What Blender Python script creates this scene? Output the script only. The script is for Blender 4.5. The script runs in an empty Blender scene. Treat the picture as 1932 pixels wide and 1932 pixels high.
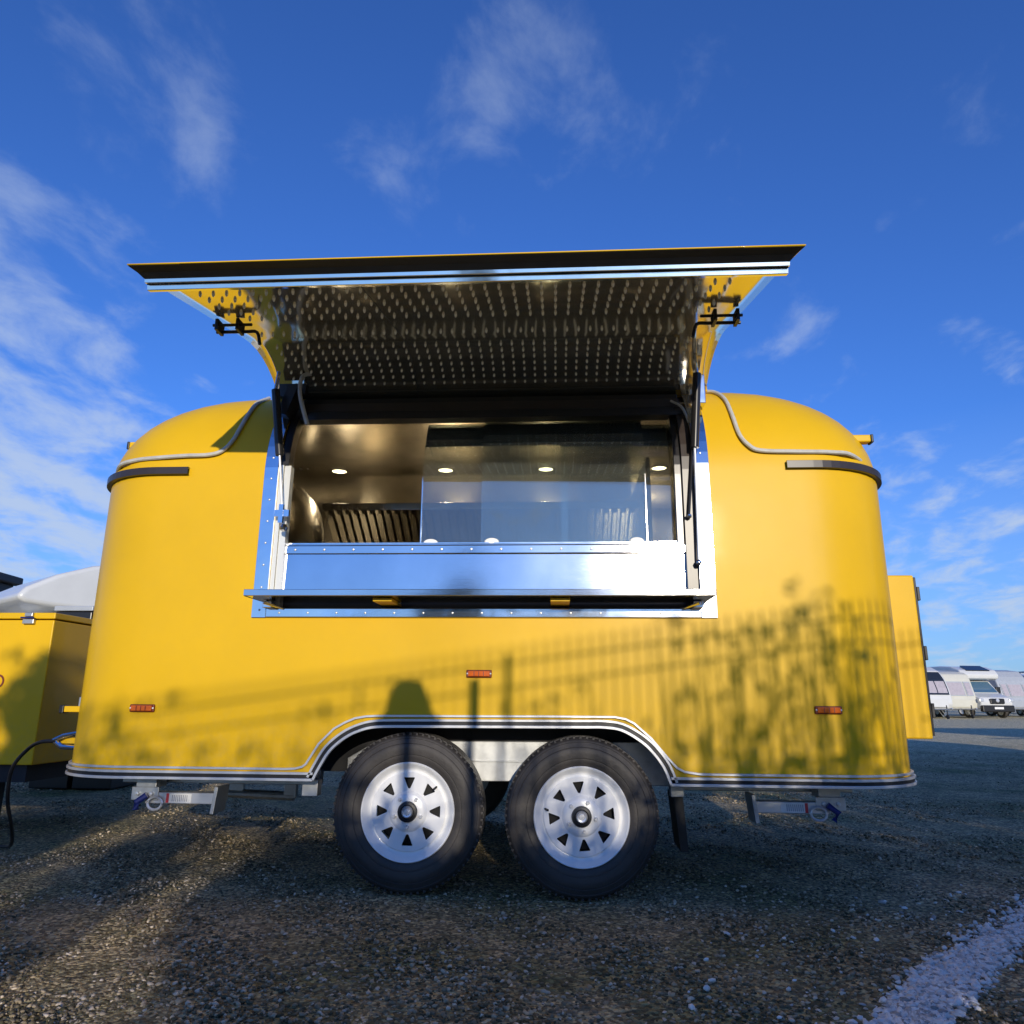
import bpy, bmesh, math, random
import numpy as np
from mathutils import Vector, Matrix
rnd = random.Random(7)
rng = np.random.default_rng(11)
S = bpy.context.scene
COL = S.collection
R = math.radians
sin, cos, pi = math.sin, math.cos, math.pi

# ------------------------------------------------------------------ camera, sky, sun, exposure
SUN_AZ, SUN_EL = R(10.4), R(12.2)          # azimuth measured from -Y (behind the camera) towards +X
cam_d = bpy.data.cameras.new('camera'); cam = bpy.data.objects.new('camera', cam_d); COL.objects.link(cam)
cam_d.sensor_width = 36; cam_d.sensor_fit = 'HORIZONTAL'; cam_d.lens = 36*1400/1932
cam_d.clip_start = .05; cam_d.clip_end = 5000
p_, y_, r_ = R(14.19), R(3.4), R(.44)
fw = Vector((-sin(y_)*cos(p_), cos(y_)*cos(p_), sin(p_)))
rt = Vector((cos(y_), sin(y_), 0)); up = rt.cross(fw)
r2 = rt*cos(r_)+up*sin(r_); u2 = up*cos(r_)-rt*sin(r_)
M = Matrix((r2, u2, -fw)).transposed().to_4x4(); M.translation = (0, 0, .757)
cam.matrix_world = M
S.camera = cam

sd = bpy.data.lights.new('sun', 'SUN'); sun = bpy.data.objects.new('sun', sd); COL.objects.link(sun)
sd.energy = 3.9; sd.angle = R(.5); sd.color = (1, .90, .74)
SUNV = Vector((sin(SUN_AZ)*cos(SUN_EL), -cos(SUN_AZ)*cos(SUN_EL), sin(SUN_EL)))
sun.rotation_euler = SUNV.to_track_quat('Z', 'Y').to_euler()
S.view_settings.view_transform = 'Standard'; S.view_settings.look = 'None'
S.view_settings.exposure = 0.0; S.view_settings.gamma = 1
S.view_settings.use_curve_mapping = False
S.render.engine = 'CYCLES'
S.cycles.max_bounces = 10; S.cycles.transparent_max_bounces = 16
S.cycles.glossy_bounces = 6; S.cycles.sample_clamp_indirect = 6

class NT:
    def __init__(s, nt): s.nt = nt
    def n(s, t, **kw):
        nd = s.nt.nodes.new(t)
        for k, v in kw.items():
            if k.startswith('_'): setattr(nd, k[1:], v)
            else:
                nd.inputs[int(k[1:]) if k[0] == 'i' and k[1:].isdigit() else k.replace('__', ' ')].default_value = v
        return nd
    def l(s, a, b): s.nt.links.new(a, b)
    def math(s, op, a, b=None, c=None, clamp=False):
        nd = s.nt.nodes.new('ShaderNodeMath'); nd.operation = op; nd.use_clamp = clamp
        for i, v in enumerate((a, b, c)):
            if v is None: continue
            if hasattr(v, 'is_output'): s.l(v, nd.inputs[i])
            else: nd.inputs[i].default_value = v
        return nd.outputs[0]
    def noise(s, vec, scale, detail=4, rough=.55, dist=0):
        nd = s.n('ShaderNodeTexNoise'); nd.inputs['Scale'].default_value = scale
        nd.inputs['Detail'].default_value = detail; nd.inputs['Roughness'].default_value = rough
        nd.inputs['Distortion'].default_value = dist
        if vec is not None: s.l(vec, nd.inputs['Vector'])
        return nd.outputs['Fac']
    def ramp(s, fac, stops):
        nd = s.n('ShaderNodeValToRGB'); cr = nd.color_ramp
        while len(cr.elements) < len(stops): cr.elements.new(.5)
        for e, (p, c) in zip(cr.elements, stops):
            e.position = p; e.color = c if len(c) == 4 else (*c, 1)
        s.l(fac, nd.inputs[0]); return nd.outputs[0]
    def mix(s, fac, a, b, mode='MIX'):
        nd = s.n('ShaderNodeMix'); nd.data_type = 'RGBA'; nd.blend_type = mode
        for sock, v in ((nd.inputs[0], fac), (nd.inputs[6], a), (nd.inputs[7], b)):
            if hasattr(v, 'is_output'): s.l(v, sock)
            else: sock.default_value = v if not isinstance(v, tuple) or len(v) == 4 else (*v, 1)
        return nd.outputs[2]

# world
W_ = bpy.data.worlds.new('World'); S.world = W_; W_.use_nodes = True
w = NT(W_.node_tree); W_.node_tree.nodes.clear()
out = w.n('ShaderNodeOutputWorld'); bg = w.n('ShaderNodeBackground')
sky = w.n('ShaderNodeTexSky'); sky.sky_type = 'NISHITA'; sky.sun_disc = False
sky.sun_elevation = SUN_EL; sky.sun_rotation = pi-SUN_AZ
sky.air_density = 1.0; sky.dust_density = .3; sky.ozone_density = 4.0; sky.altitude = 200
tc = w.n('ShaderNodeTexCoord'); sep = w.n('ShaderNodeSeparateXYZ'); w.l(tc.outputs['Generated'], sep.inputs[0])
X, Y, Z = sep.outputs
zc = w.math('MAXIMUM', w.math('ADD', Z, .20), .03)
cmb = w.n('ShaderNodeCombineXYZ')
w.l(w.math('DIVIDE', X, zc), cmb.inputs[0]); w.l(w.math('DIVIDE', Y, zc), cmb.inputs[1])
mp = w.n('ShaderNodeMapping'); mp.inputs['Rotation'].default_value = (0, 0, R(-22)); mp.inputs['Scale'].default_value = (1.9, 1.35, 1)
mp.inputs['Location'].default_value = (2.2, .7, 0)
w.l(cmb.outputs[0], mp.inputs[0])
big = w.noise(mp.outputs[0], 1.3, 3, .5)
fine = w.noise(mp.outputs[0], 3.2, 9, .58, .25)
cl = w.math('MULTIPLY_ADD', big, .22, w.math('MULTIPLY', fine, 1.0))
def spot(px, py, rad, gain):
    # a bank of cloud standing in this direction of the sky (world direction, soft)
    d = (fw*1400+r2*(px-966)-u2*(py-966)).normalized()
    vd = w.n('ShaderNodeVectorMath'); vd.operation = 'DOT_PRODUCT'; w.l(tc.outputs['Generated'], vd.inputs[0])
    vd.inputs[1].default_value = d
    k = w.math('DIVIDE', w.math('SUBTRACT', 1, vd.outputs['Value']), 1-cos(R(rad)))
    return w.math('MULTIPLY', w.math('EXPONENT', w.math('MULTIPLY', k, -1.2)), gain)
sp = spot(20, 880, 10, .15)
for a in ((-60, 560, 9, .13), (980, 150, 8, .20), (430, 220, 5, .15), (220, 60, 6, .16), (100, 480, 7, .10), (1760, 980, 8, .13), (1900, 1200, 8, .12), (100, 1020, 9, .14), (-500, 700, 18, .06), (2500, 900, 20, .06), (1000, 380, 4, .05)):
    sp = w.math('ADD', sp, spot(*a))
cl = w.math('ADD', cl, sp)
mr = w.n('ShaderNodeMapRange'); mr.interpolation_type = 'SMOOTHSTEP'
w.l(cl, mr.inputs[0]); mr.inputs[1].default_value = .69; mr.inputs[2].default_value = 1.0
lowc = w.n('ShaderNodeMapRange'); w.l(Z, lowc.inputs[0]); lowc.inputs[1].default_value = .22; lowc.inputs[2].default_value = .55; lowc.inputs[3].default_value = .80; lowc.inputs[4].default_value = .30
dens = w.math('MULTIPLY', mr.outputs[0], lowc.outputs[0])
skyc = w.mix(1.0, sky.outputs[0], (.62, .95, 1.62, 1), 'MULTIPLY')
cloudc = (4.0, 4.8, 6.1, 1)
low = w.n('ShaderNodeMapRange'); w.l(Z, low.inputs[0]); low.inputs[1].default_value = 0; low.inputs[2].default_value = .33
low.inputs[3].default_value = .52; low.inputs[4].default_value = 0
skyh = w.mix(low.outputs[0], skyc, (2.3, 3.45, 5.2, 1))
fin = w.mix(dens, skyh, cloudc)
w.l(fin, bg.inputs[0]); bg.inputs[1].default_value = .13
w.l(bg.outputs[0], out.inputs[0])

# ------------------------------------------------------------------ materials
def mat(name, base=(.5, .5, .5), rough=.5, metal=0, coat=0, spec=.5, var=0, vscale=8, bump=0, bscale=60, emit=None, es=0, sub=None):
    m = bpy.data.materials.new(name); m.use_nodes = True
    t = NT(m.node_tree); b = m.node_tree.nodes['Principled BSDF']
    b.inputs['Base Color'].default_value = (*base, 1); b.inputs['Roughness'].default_value = rough
    b.inputs['Metallic'].default_value = metal; b.inputs['Coat Weight'].default_value = coat
    b.inputs['Coat Roughness'].default_value = .06; b.inputs['Specular IOR Level'].default_value = spec
    g = t.n('ShaderNodeTexCoord').outputs['Object']
    if var:
        f = t.noise(g, vscale, 6, .6)
        c = t.ramp(f, [(.3, tuple(x*(1-var) for x in base)), (.7, tuple(min(1, x*(1+var)) for x in base))])
        t.l(c, b.inputs['Base Color'])
        rr = t.math('MULTIPLY_ADD', f, var*.5, max(.02, rough-var*.25)); t.l(rr, b.inputs['Roughness'])
    if bump:
        bn = t.n('ShaderNodeBump'); bn.inputs['Strength'].default_value = bump; bn.inputs['Distance'].default_value = .01
        t.l(t.noise(g, bscale, 5, .6), bn.inputs['Height']); t.l(bn.outputs[0], b.inputs['Normal'])
    if emit: b.inputs['Emission Color'].default_value = (*emit, 1); b.inputs['Emission Strength'].default_value = es
    return m
def paint(name, base, rough=.32, wob=.10):
    m = mat(name, base, rough, 0, .12, .22)
    t = NT(m.node_tree); b = m.node_tree.nodes['Principled BSDF']
    g = t.n('ShaderNodeTexCoord').outputs['Object']
    f = t.noise(g, 2.3, 5, .55)
    cc = t.ramp(f, [(.3, tuple(x*.94 for x in base)), (.7, tuple(min(1, x*1.04) for x in base))])
    sz = t.n('ShaderNodeSeparateXYZ'); t.l(g, sz.inputs[0])
    zz = t.n('ShaderNodeMapRange'); zz.interpolation_type = 'SMOOTHSTEP'; t.l(sz.outputs[2], zz.inputs[0])
    zz.inputs[1].default_value = .80; zz.inputs[2].default_value = .44; zz.inputs[3].default_value = .02; zz.inputs[4].default_value = .20
    sp = t.ramp(t.noise(g, 26, 7, .7), [(.42, (0, 0, 0)), (.66, (1, 1, 1))])      # road splash and dust, thickest near the skirt
    t.l(t.mix(t.math('MULTIPLY', sp, zz.outputs[0]), cc, (.36, .27, .13, 1)), b.inputs['Base Color'])
    bn = t.n('ShaderNodeBump'); bn.inputs['Strength'].default_value = wob; bn.inputs['Distance'].default_value = .02
    t.l(t.noise(g, 3.5, 2, .5), bn.inputs['Height']); t.l(bn.outputs[0], b.inputs['Normal']); t.l(bn.outputs[0], b.inputs['Coat Normal'])
    return m
def steel(name, base=(.62, .61, .59), rough=.12, wob=.1, wscale=3, stretch=(1, 1, 1), brush=0):
    m = mat(name, base, rough, 1)
    t = NT(m.node_tree); b = m.node_tree.nodes['Principled BSDF']
    g = t.n('ShaderNodeTexCoord').outputs['Object']
    mp = t.n('ShaderNodeMapping'); mp.inputs['Scale'].default_value = stretch; t.l(g, mp.inputs[0])
    sm = t.noise(mp.outputs[0], 4, 3, .5)
    t.l(t.math('MULTIPLY_ADD', sm, rough*.6, rough*.7), b.inputs['Roughness'])
    t.l(t.ramp(sm, [(.25, tuple(x*.86 for x in base)), (.75, base)]), b.inputs['Base Color'])
    bn = t.n('ShaderNodeBump'); bn.inputs['Strength'].default_value = wob; bn.inputs['Distance'].default_value = .02
    t.l(t.noise(mp.outputs[0], wscale, 2, .5), bn.inputs['Height'])
    if brush:
        mp2 = t.n('ShaderNodeMapping'); mp2.inputs['Scale'].default_value = (4, 300, 300); t.l(g, mp2.inputs[0])
        b2 = t.n('ShaderNodeBump'); b2.inputs['Strength'].default_value = brush; b2.inputs['Distance'].default_value = .0006
        t.l(t.noise(mp2.outputs[0], 3, 3, .6), b2.inputs['Height']); t.l(bn.outputs[0], b2.inputs['Normal']); bn = b2
    t.l(bn.outputs[0], b.inputs['Normal'])
    return m
m_yellow = paint('yellow_paint', (.70, .42, .005), .42)
m_mirror = steel('polished_steel', (.88, .81, .66), .095, .50, 1.7, (2.6, .35, .35))
m_mirror.node_tree.nodes['Principled BSDF'].inputs['Metallic'].default_value = .88
m_inner = steel('inner_steel', (.68, .64, .56), .24, .10, 1.6, (1.5, 1.5, .5))
m_brush = steel('brushed_steel', (.66, .66, .68), .085, .04, 2.5, brush=.10)
m_frame = steel('frame_aluminium', (.80, .80, .82), .095, .1, 6)
m_trim = mat('trim_aluminium', (.66, .67, .69), .33, .55, var=.05)
m_track = mat('cream_aluminium', (.74, .73, .66), .32, .3)
m_galv = mat('galvanised_steel', (.50, .51, .51), .42, .75, var=.18, vscale=14)
m_rim = mat('rim_silver', (.85, .85, .84), .30, .05, coat=.3, var=.05, vscale=10)
m_black = mat('black_rubber', (.009, .009, .010), .45, 0, var=.2, vscale=20)
m_bgloss = mat('black_anodised', (.022, .021, .022), .28, .2)
m_bstrip = mat('brown_black_trim', (.035, .026, .022), .35, 0)
m_tyre = mat('tyre_rubber', (.040, .035, .031), .58, 0, var=.35, vscale=5, bump=.15, bscale=90)
m_dark = mat('dark_underside', (.02, .02, .022), .8, 0, var=.3)
m_amber = mat('amber_lens', (.70, .13, .01), .15, 0, coat=.6)
m_ambrim = mat('amber_housing', (.18, .02, .006), .4, 0)
m_white = mat('white_gelcoat', (.60, .61, .60), .3, 0, coat=.3, var=.04, vscale=3)
m_cream = mat('cream_gelcoat', (.56, .55, .47), .38, 0, coat=.2, var=.05, vscale=3)
m_grey = mat('grey_panel', (.36, .39, .43), .4, 0, var=.06)
m_cable = mat('grey_conduit', (.50, .49, .45), .5, 0, var=.12, vscale=30)
m_blue = mat('blue_handle', (.01, .02, .14), .4, 0)
m_lamp = mat('warm_downlight', (1, 1, 1), .5, emit=(1, .86, .52), es=5.5)
m_win = mat('dark_window', (.02, .025, .03), .06, 0, coat=.5)
m_curt = mat('curtained_window', (.42, .38, .40), .12, 0, coat=.6, var=.1)
m_shield = mat('windscreen', (.06, .13, .20), .05, 0, coat=.8)
m_sticker = mat('white_sticker', (.75, .75, .73), .4)
m_red = mat('sticker_red', (.6, .04, .05), .4)
m_greyprint = mat('sticker_print', (.25, .26, .3), .5)
m_maroon = mat('maroon_lettering', (.16, .02, .015), .4)
m_leaf = mat('leaf', (.05, .085, .025), .5, 0, var=.4, vscale=6)
m_bark = mat('bark', (.09, .07, .05), .85, 0, var=.3, bump=.4)
m_fence = mat('green_fence_wire', (.03, .09, .05), .45)
m_shed = mat('dark_shed', (.012, .013, .018), .6, 0, var=.2)
m_brass = mat('dimple_metal', (1.0, .95, .78), .18, .1, coat=.8)
def glass_mat():
    m = bpy.data.materials.new('pane_glass'); m.use_nodes = True; m.node_tree.nodes.clear(); t = NT(m.node_tree)
    o = t.n('ShaderNodeOutputMaterial'); tr = t.n('ShaderNodeBsdfTransparent'); tr.inputs[0].default_value = (.90, .93, .92, 1)
    gl = t.n('ShaderNodeBsdfGlossy'); gl.inputs['Roughness'].default_value = .015; gl.inputs[0].default_value = (.92, .95, .95, 1)
    fr = t.n('ShaderNodeFresnel'); fr.inputs[0].default_value = 1.55
    g = t.n('ShaderNodeTexCoord').outputs['Object']
    bn = t.n('ShaderNodeBump'); bn.inputs['Strength'].default_value = .05; t.l(t.noise(g, 2, 2), bn.inputs['Height'])
    t.l(bn.outputs[0], gl.inputs['Normal'])
    f = t.math('MULTIPLY_ADD', fr.outputs[0], 1.5, .02, clamp=True)
    dirt = t.n('ShaderNodeBsdfDiffuse'); dirt.inputs[0].default_value = (.5, .52, .5, 1)
    ms = t.n('ShaderNodeMixShader'); t.l(f, ms.inputs[0]); t.l(tr.outputs[0], ms.inputs[1]); t.l(gl.outputs[0], ms.inputs[2])
    m2 = t.n('ShaderNodeMixShader'); t.l(t.math('MULTIPLY', t.noise(g, 3, 7, .7), .045), m2.inputs[0])
    t.l(ms.outputs[0], m2.inputs[1]); t.l(dirt.outputs[0], m2.inputs[2]); t.l(m2.outputs[0], o.inputs[0])
    return m
m_glass = glass_mat()

# ------------------------------------------------------------------ mesh helpers
class MB:
    def __init__(s): s.v = []; s.f = []
    def add(s, vs, fs):
        k = len(s.v); s.v += [tuple(v) for v in vs]; s.f += [tuple(i+k for i in f) for f in fs]; return s
    def box(s, lo, hi, rot=None, c=None):
        (x0, y0, z0), (x1, y1, z1) = lo, hi
        vs = [Vector(p) for p in ((x0, y0, z0), (x1, y0, z0), (x1, y1, z0), (x0, y1, z0), (x0, y0, z1), (x1, y0, z1), (x1, y1, z1), (x0, y1, z1))]
        if rot is not None:
            c = Vector(c) if c is not None else Vector(((x0+x1)/2, (y0+y1)/2, (z0+z1)/2)); vs = [rot @ (v-c)+c for v in vs]
        return s.add(vs, [(0, 3, 2, 1), (4, 5, 6, 7), (0, 1, 5, 4), (1, 2, 6, 5), (2, 3, 7, 6), (3, 0, 4, 7)])
    def tube(s, pts, r, n=10, cap=True, r1=None):
        pts = [Vector(p) for p in pts]; rings = []; N = len(pts); ref = Vector((.31, .17, .93))
        for i, p in enumerate(pts):
            t = (pts[min(i+1, N-1)]-pts[max(i-1, 0)]).normalized()
            a = t.cross(ref)
            if a.length < .1: a = t.cross(Vector((1, 0, 0)))
            a.normalize(); b = t.cross(a)
            rr = r if r1 is None else r+(r1-r)*i/(N-1)
            rings.append([p+a*rr*cos(2*pi*k/n)+b*rr*sin(2*pi*k/n) for k in range(n)])
        vs = [q for rg in rings for q in rg]
        fs = [(i*n+k, i*n+(k+1) % n, (i+1)*n+(k+1) % n, (i+1)*n+k) for i in range(N-1) for k in range(n)]
        if cap: fs += [tuple(range(n-1, -1, -1)), tuple((N-1)*n+k for k in range(n))]
        return s.add(vs, fs)
    def lathe(s, prof, c=(0, 0, 0), axis='Y', n=64, closed=False):
        vs = []; m = len(prof)
        for k in range(n):
            a = 2*pi*k/n
            for r, h in prof:
                if axis == 'Y': vs.append((c[0]+r*cos(a), c[1]+h, c[2]+r*sin(a)))
                elif axis == 'Z': vs.append((c[0]+r*cos(a), c[1]+r*sin(a), c[2]+h))
                else: vs.append((c[0]+h, c[1]+r*cos(a), c[2]+r*sin(a)))
        e = m if closed else m-1
        fs = [(k*m+i, k*m+(i+1) % m, ((k+1) % n)*m+(i+1) % m, ((k+1) % n)*m+i) for k in range(n) for i in range(e)]
        return s.add(vs, fs)
    def grid(s, rows, thick=None):
        n = len(rows[0]); vs = [p for r in rows for p in r]
        fs = [(i*n+k, i*n+k+1, (i+1)*n+k+1, (i+1)*n+k) for i in range(len(rows)-1) for k in range(n-1)]
        return s.add(vs, fs)
def obj(name, mb, m, parent=None, smooth=False, bev=0, solid=0, subs=0, recalc=True):
    if isinstance(mb, MB):
        me = bpy.data.meshes.new(name); me.from_pydata([tuple(v) for v in mb.v], [], mb.f)
    else: me = mb
    bm = bmesh.new(); bm.from_mesh(me); bmesh.ops.remove_doubles(bm, verts=bm.verts, dist=1e-5)
    if recalc: bmesh.ops.recalc_face_normals(bm, faces=bm.faces)
    bm.to_mesh(me); bm.free()
    o = bpy.data.objects.new(name, me); COL.objects.link(o)
    if m: me.materials.append(m)
    if parent: o.parent = parent
    if solid: k = o.modifiers.new('s', 'SOLIDIFY'); k.thickness = solid; k.offset = 0
    if bev: k = o.modifiers.new('b', 'BEVEL'); k.width = bev; k.segments = 2; k.limit_method = 'ANGLE'
    if subs: k = o.modifiers.new('u', 'SUBSURF'); k.levels = k.render_levels = subs
    if smooth:
        me.polygons.foreach_set('use_smooth', [True]*len(me.polygons))
        try: me.set_sharp_from_angle(angle=R(38))
        except Exception: pass
    return o
def thing(name, label, cat, loc=(0, 0, 0), group=None, rz=0):
    o = bpy.data.objects.new(name, None); COL.objects.link(o); o.location = loc; o.rotation_euler = (0, 0, rz); o.empty_display_size = .2
    o['label'] = label; o['category'] = cat
    if group: o['group'] = group
    return o
def struct(o): o['kind'] = 'structure'; return o
def crv(pts, n=6):
    P = [Vector(p) for p in pts]; P = [P[0]*2-P[1]]+P+[P[-1]*2-P[-2]]; o = []
    for i in range(1, len(P)-2):
        for k in range(n):
            t = k/n; a, b, c, d = P[i-1:i+3]
            o.append(.5*((2*b)+(c-a)*t+(2*a-5*b+4*c-d)*t*t+(3*b-a-3*c+d)*t**3))
    o.append(P[-2]); return o

# ------------------------------------------------------------------ ground
def ground_mat():
    m = bpy.data.materials.new('gravel_ground'); m.use_nodes = True; t = NT(m.node_tree)
    b = m.node_tree.nodes['Principled BSDF']; g = t.n('ShaderNodeTexCoord').outputs['Object']
    big = t.noise(g, .9, 5, .6); mid = t.noise(g, 7, 6, .65); fi = t.noise(g, 120, 3, .7)
    vo = t.n('ShaderNodeTexVoronoi'); vo.inputs['Scale'].default_value = 85; t.l(g, vo.inputs['Vector'])
    vb = t.n('ShaderNodeTexVoronoi'); vb.inputs['Scale'].default_value = 38; t.l(g, vb.inputs['Vector'])
    c1 = t.ramp(big, [(.35, (.17, .175, .07)), (.5, (.32, .26, .15)), (.68, (.44, .35, .22))])
    sy = t.n('ShaderNodeSeparateXYZ'); t.l(g, sy.inputs[0])
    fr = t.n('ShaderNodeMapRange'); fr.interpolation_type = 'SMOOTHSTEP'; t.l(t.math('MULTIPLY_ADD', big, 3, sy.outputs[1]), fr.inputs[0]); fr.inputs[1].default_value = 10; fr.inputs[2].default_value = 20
    c1 = t.mix(fr.outputs[0], c1, (.56, .51, .37, 1))  # far yard turns paler: its sunlit look is painted into the colour
    c2 = t.ramp(vo.outputs['Color'], [(.1, (.35, .35, .36)), (.55, (1., .98, .92)), (.92, (2.4, 2.3, 2.1))])
    c = t.mix(1, c1, c2, 'MULTIPLY')
    c3 = t.ramp(mid, [(.35, (.62, .66, .60)), (.65, (1.2, 1.16, 1.1))])
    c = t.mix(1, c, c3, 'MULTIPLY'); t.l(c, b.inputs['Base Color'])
    b.inputs['Roughness'].default_value = .85; b.inputs['Specular IOR Level'].default_value = .3
    h = t.math('ADD', t.math('MULTIPLY', vo.outputs['Distance'], -.8), t.math('MULTIPLY', vb.outputs['Distance'], -1.2))
    h = t.math('ADD', h, t.math('MULTIPLY', mid, 1.6))
    bn = t.n('ShaderNodeBump'); bn.inputs['Strength'].default_value = .9; bn.inputs['Distance'].default_value = .014
    t.l(h, bn.inputs['Height']); t.l(bn.outputs[0], b.inputs['Normal'])
    return m
m_ground = ground_mat()
def gz(x, y):   # gentle unevenness near the camera
    f = math.exp(-((x)**2+(y-3)**2)/60)
    return f*.006*(sin(3.1*x+1.7*y)+sin(5.3*y-2.2*x+1)+.7*sin(9.1*x+7.3*y))
mb = MB()
n = 90; xs = np.sign(np.linspace(-1, 1, n))*np.abs(np.linspace(-1, 1, n))**5*3000+np.linspace(-1, 1, n)*9
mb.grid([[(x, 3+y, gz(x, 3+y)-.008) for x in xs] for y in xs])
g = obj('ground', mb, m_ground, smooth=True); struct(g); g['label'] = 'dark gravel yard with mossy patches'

ICO = None
def stones(name, n, sampler, smin, smax, cols, kindlab, zoff=-.15):
    global ICO
    if ICO is None:
        b = bmesh.new(); bmesh.ops.create_icosphere(b, subdivisions=1, radius=1); b.verts.ensure_lookup_table()
        ICO = (np.array([v.co[:] for v in b.verts]), np.array([[v.index for v in f.verts] for f in b.faces])); b.free()
    V0, F0 = ICO; nv = len(V0)
    P = sampler(n); n = len(P)
    s = (smin+(smax-smin)*rng.random(n)**2.2)[:, None, None]
    V = V0[None]*(1+.28*rng.normal(size=(n, nv, 1))).clip(.5, 1.5)
    V = V*np.stack([.75+.5*rng.random(n), .7+.4*rng.random(n), .42+.3*rng.random(n)], 1)[:, None, :]*s
    a = rng.random(n)*6.283; ca, sa = np.cos(a)[:, None], np.sin(a)[:, None]
    tl = rng.normal(size=n)*.3; ct, st = np.cos(tl)[:, None], np.sin(tl)[:, None]
    x, y, z = V[..., 0], V[..., 1], V[..., 2]
    x, z = x*ct-z*st, x*st+z*ct
    x, y = x*ca-y*sa, x*sa+y*ca
    zg = np.array([gz(p[0], p[1])-.008 for p in P])
    V = np.stack([x+P[:, 0:1], y+P[:, 1:2], z+zg[:, None]-s[:, :, 0]*zoff], -1).reshape(-1, 3)
    F = (F0[None]+np.arange(n)[:, None, None]*nv).reshape(-1, 3)
    me = bpy.data.meshes.new(name); me.vertices.add(len(V)); me.vertices.foreach_set('co', V.ravel())
    me.loops.add(F.size); me.loops.foreach_set('vertex_index', F.ravel().astype(np.int32))
    me.polygons.add(len(F)); me.polygons.foreach_set('loop_start', np.arange(0, F.size, 3, dtype=np.int32))
    me.update(calc_edges=True)
    at = me.attributes.new('tone', 'FLOAT', 'FACE'); at.data.foreach_set('value', np.repeat(rng.random(n).astype(np.float32), len(F0)))
    o = bpy.data.objects.new(name, me); COL.objects.link(o)
    m = bpy.data.materials.new(name+'_stone'); m.use_nodes = True; t = NT(m.node_tree); b = m.node_tree.nodes['Principled BSDF']
    an = t.n('ShaderNodeAttribute'); an.attribute_name = 'tone'
    t.l(t.ramp(an.outputs['Fac'], cols), b.inputs['Base Color']); b.inputs['Roughness'].default_value = .75
    me.materials.append(m); o['kind'] = 'stuff'; o['label'] = kindlab[0]; o['category'] = kindlab[1]
    return o
def samp_near(n):
    y = 1.75+5.2*rng.random(n*2)**1.7; x = (rng.random(n*2)*2-1)*(.85*y+.3)-.05*y
    return np.stack([x, y], 1)[:n]
GC = [(0, (.05, .048, .02)), (.35, (.15, .12, .062)), (.65, (.30, .235, .14)), (.88, (.50, .40, .26)), (1, (.74, .62, .46))]
stones('gravel', 76000, samp_near, .003, .0095, GC, ('loose dark brown and grey gravel covering the near ground', 'gravel'))
def samp_far(n):
    y = 4+9*rng.random(n); x = (rng.random(n)*2-1)*(.8*y)
    return np.stack([x, y], 1)
stones('gravel', 9000, samp_far, .005, .012, GC, ('sparser gravel on the yard behind and beyond the yellow trailer', 'gravel'))
Lp = np.array([(.60, 1.95), (.728, 2.096), (.906, 2.339), (1.164, 2.644), (1.893, 3.42), (2.7, 4.15)])
Rp = np.array([(.87, 1.98), (.948, 2.113), (1.144, 2.339), (1.482, 2.722), (2.35, 3.42), (3.2, 4.1)])
def samp_white(n):
    t = rng.random(n)*(len(Lp)-1.001); i = t.astype(int); f = (t-i)[:, None]
    a = Lp[i]*(1-f)+Lp[i+1]*f; b = Rp[i]*(1-f)+Rp[i+1]*f
    u = (.5+rng.normal(size=n)*.20)[:, None]
    return a*(1-u)+b*u
WC = [(0, (.30, .28, .25)), (.3, (.68, .64, .58)), (1, (.95, .90, .82))]
stones('white_stone_chippings', 17000, samp_white, .0038, .0135, WC, ('band of crushed white stone chippings on the dark gravel at lower right', 'stone chippings'), -.35)
def samp_stray(n):
    t = rng.random(n); c = Lp[1]*(1-t[:, None])+Lp[4]*t[:, None]
    return c+np.stack([-np.abs(rng.normal(size=n))*.42, rng.normal(size=n)*.12], 1)
stones('stray_white_stones', 110, samp_stray, .004, .014, WC, ('stray white stones scattered on the dark gravel left of the white chippings', 'stones'), -.4)

# ------------------------------------------------------------------ yellow food trailer
CX, CY, A_, HW, RC, RR, Z1, ZB = -.345, 4.2, 1.89, 1.0, .4, .55, 1.76, .43
T = thing('food_trailer', 'bright yellow rounded food trailer with raised serving hatch on two white wheels', 'food trailer', (CX, CY, 0))
def TO(name, mb, m, parent=None, **k):     # trailer part given in world coordinates
    o = obj(name, mb, m, None, **k); o.parent = parent or T
    off = Vector((CX, CY, 0)); o.matrix_parent_inverse = Matrix.Translation(-off); return o
def perim(s, off=0, inset=0):
    """front-centre based perimeter coordinate -> x, y, nx, ny (world)"""
    sg = 1 if s >= 0 else -1; s = abs(s)
    fx = A_-inset-RC; fy = HW-inset-RC
    if s <= fx: x, y, nx, ny = s, -(fy+RC), 0, -1
    elif s <= fx+RC*pi/2:
        a = (s-fx)/RC; x, y, nx, ny = fx+RC*sin(a), -fy-RC*cos(a), sin(a), -cos(a)
    else: x, y, nx, ny = fx+RC, -fy+(s-fx-RC*pi/2), 1, 0
    return CX+sg*(x+nx*off), CY+y+ny*off
LOW = [(-.685, .43), (-.66, .43), (-.637, .478), (-.597, .545), (-.537, .597), (-.476, .627), (-.405, .643), (-.27, .646), (-.10, .647), (.12, .648), (.32, .649), (.47, .650), (.54, .650), (.611, .640), (.679, .604), (.729, .562), (.778, .497), (.805, .43), (.83, .43)]
def zbot(s):
    if s <= LOW[1][0] or s >= LOW[-2][0]: return ZB
    for (a, za), (b, zb) in zip(LOW[1:], LOW[2:]):
        if a <= s <= b: return za+(zb-za)*(s-a)/(b-a)
    return ZB
HOLE = (-.92, .965); ZH = 1.135; PH = R(52)
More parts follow.
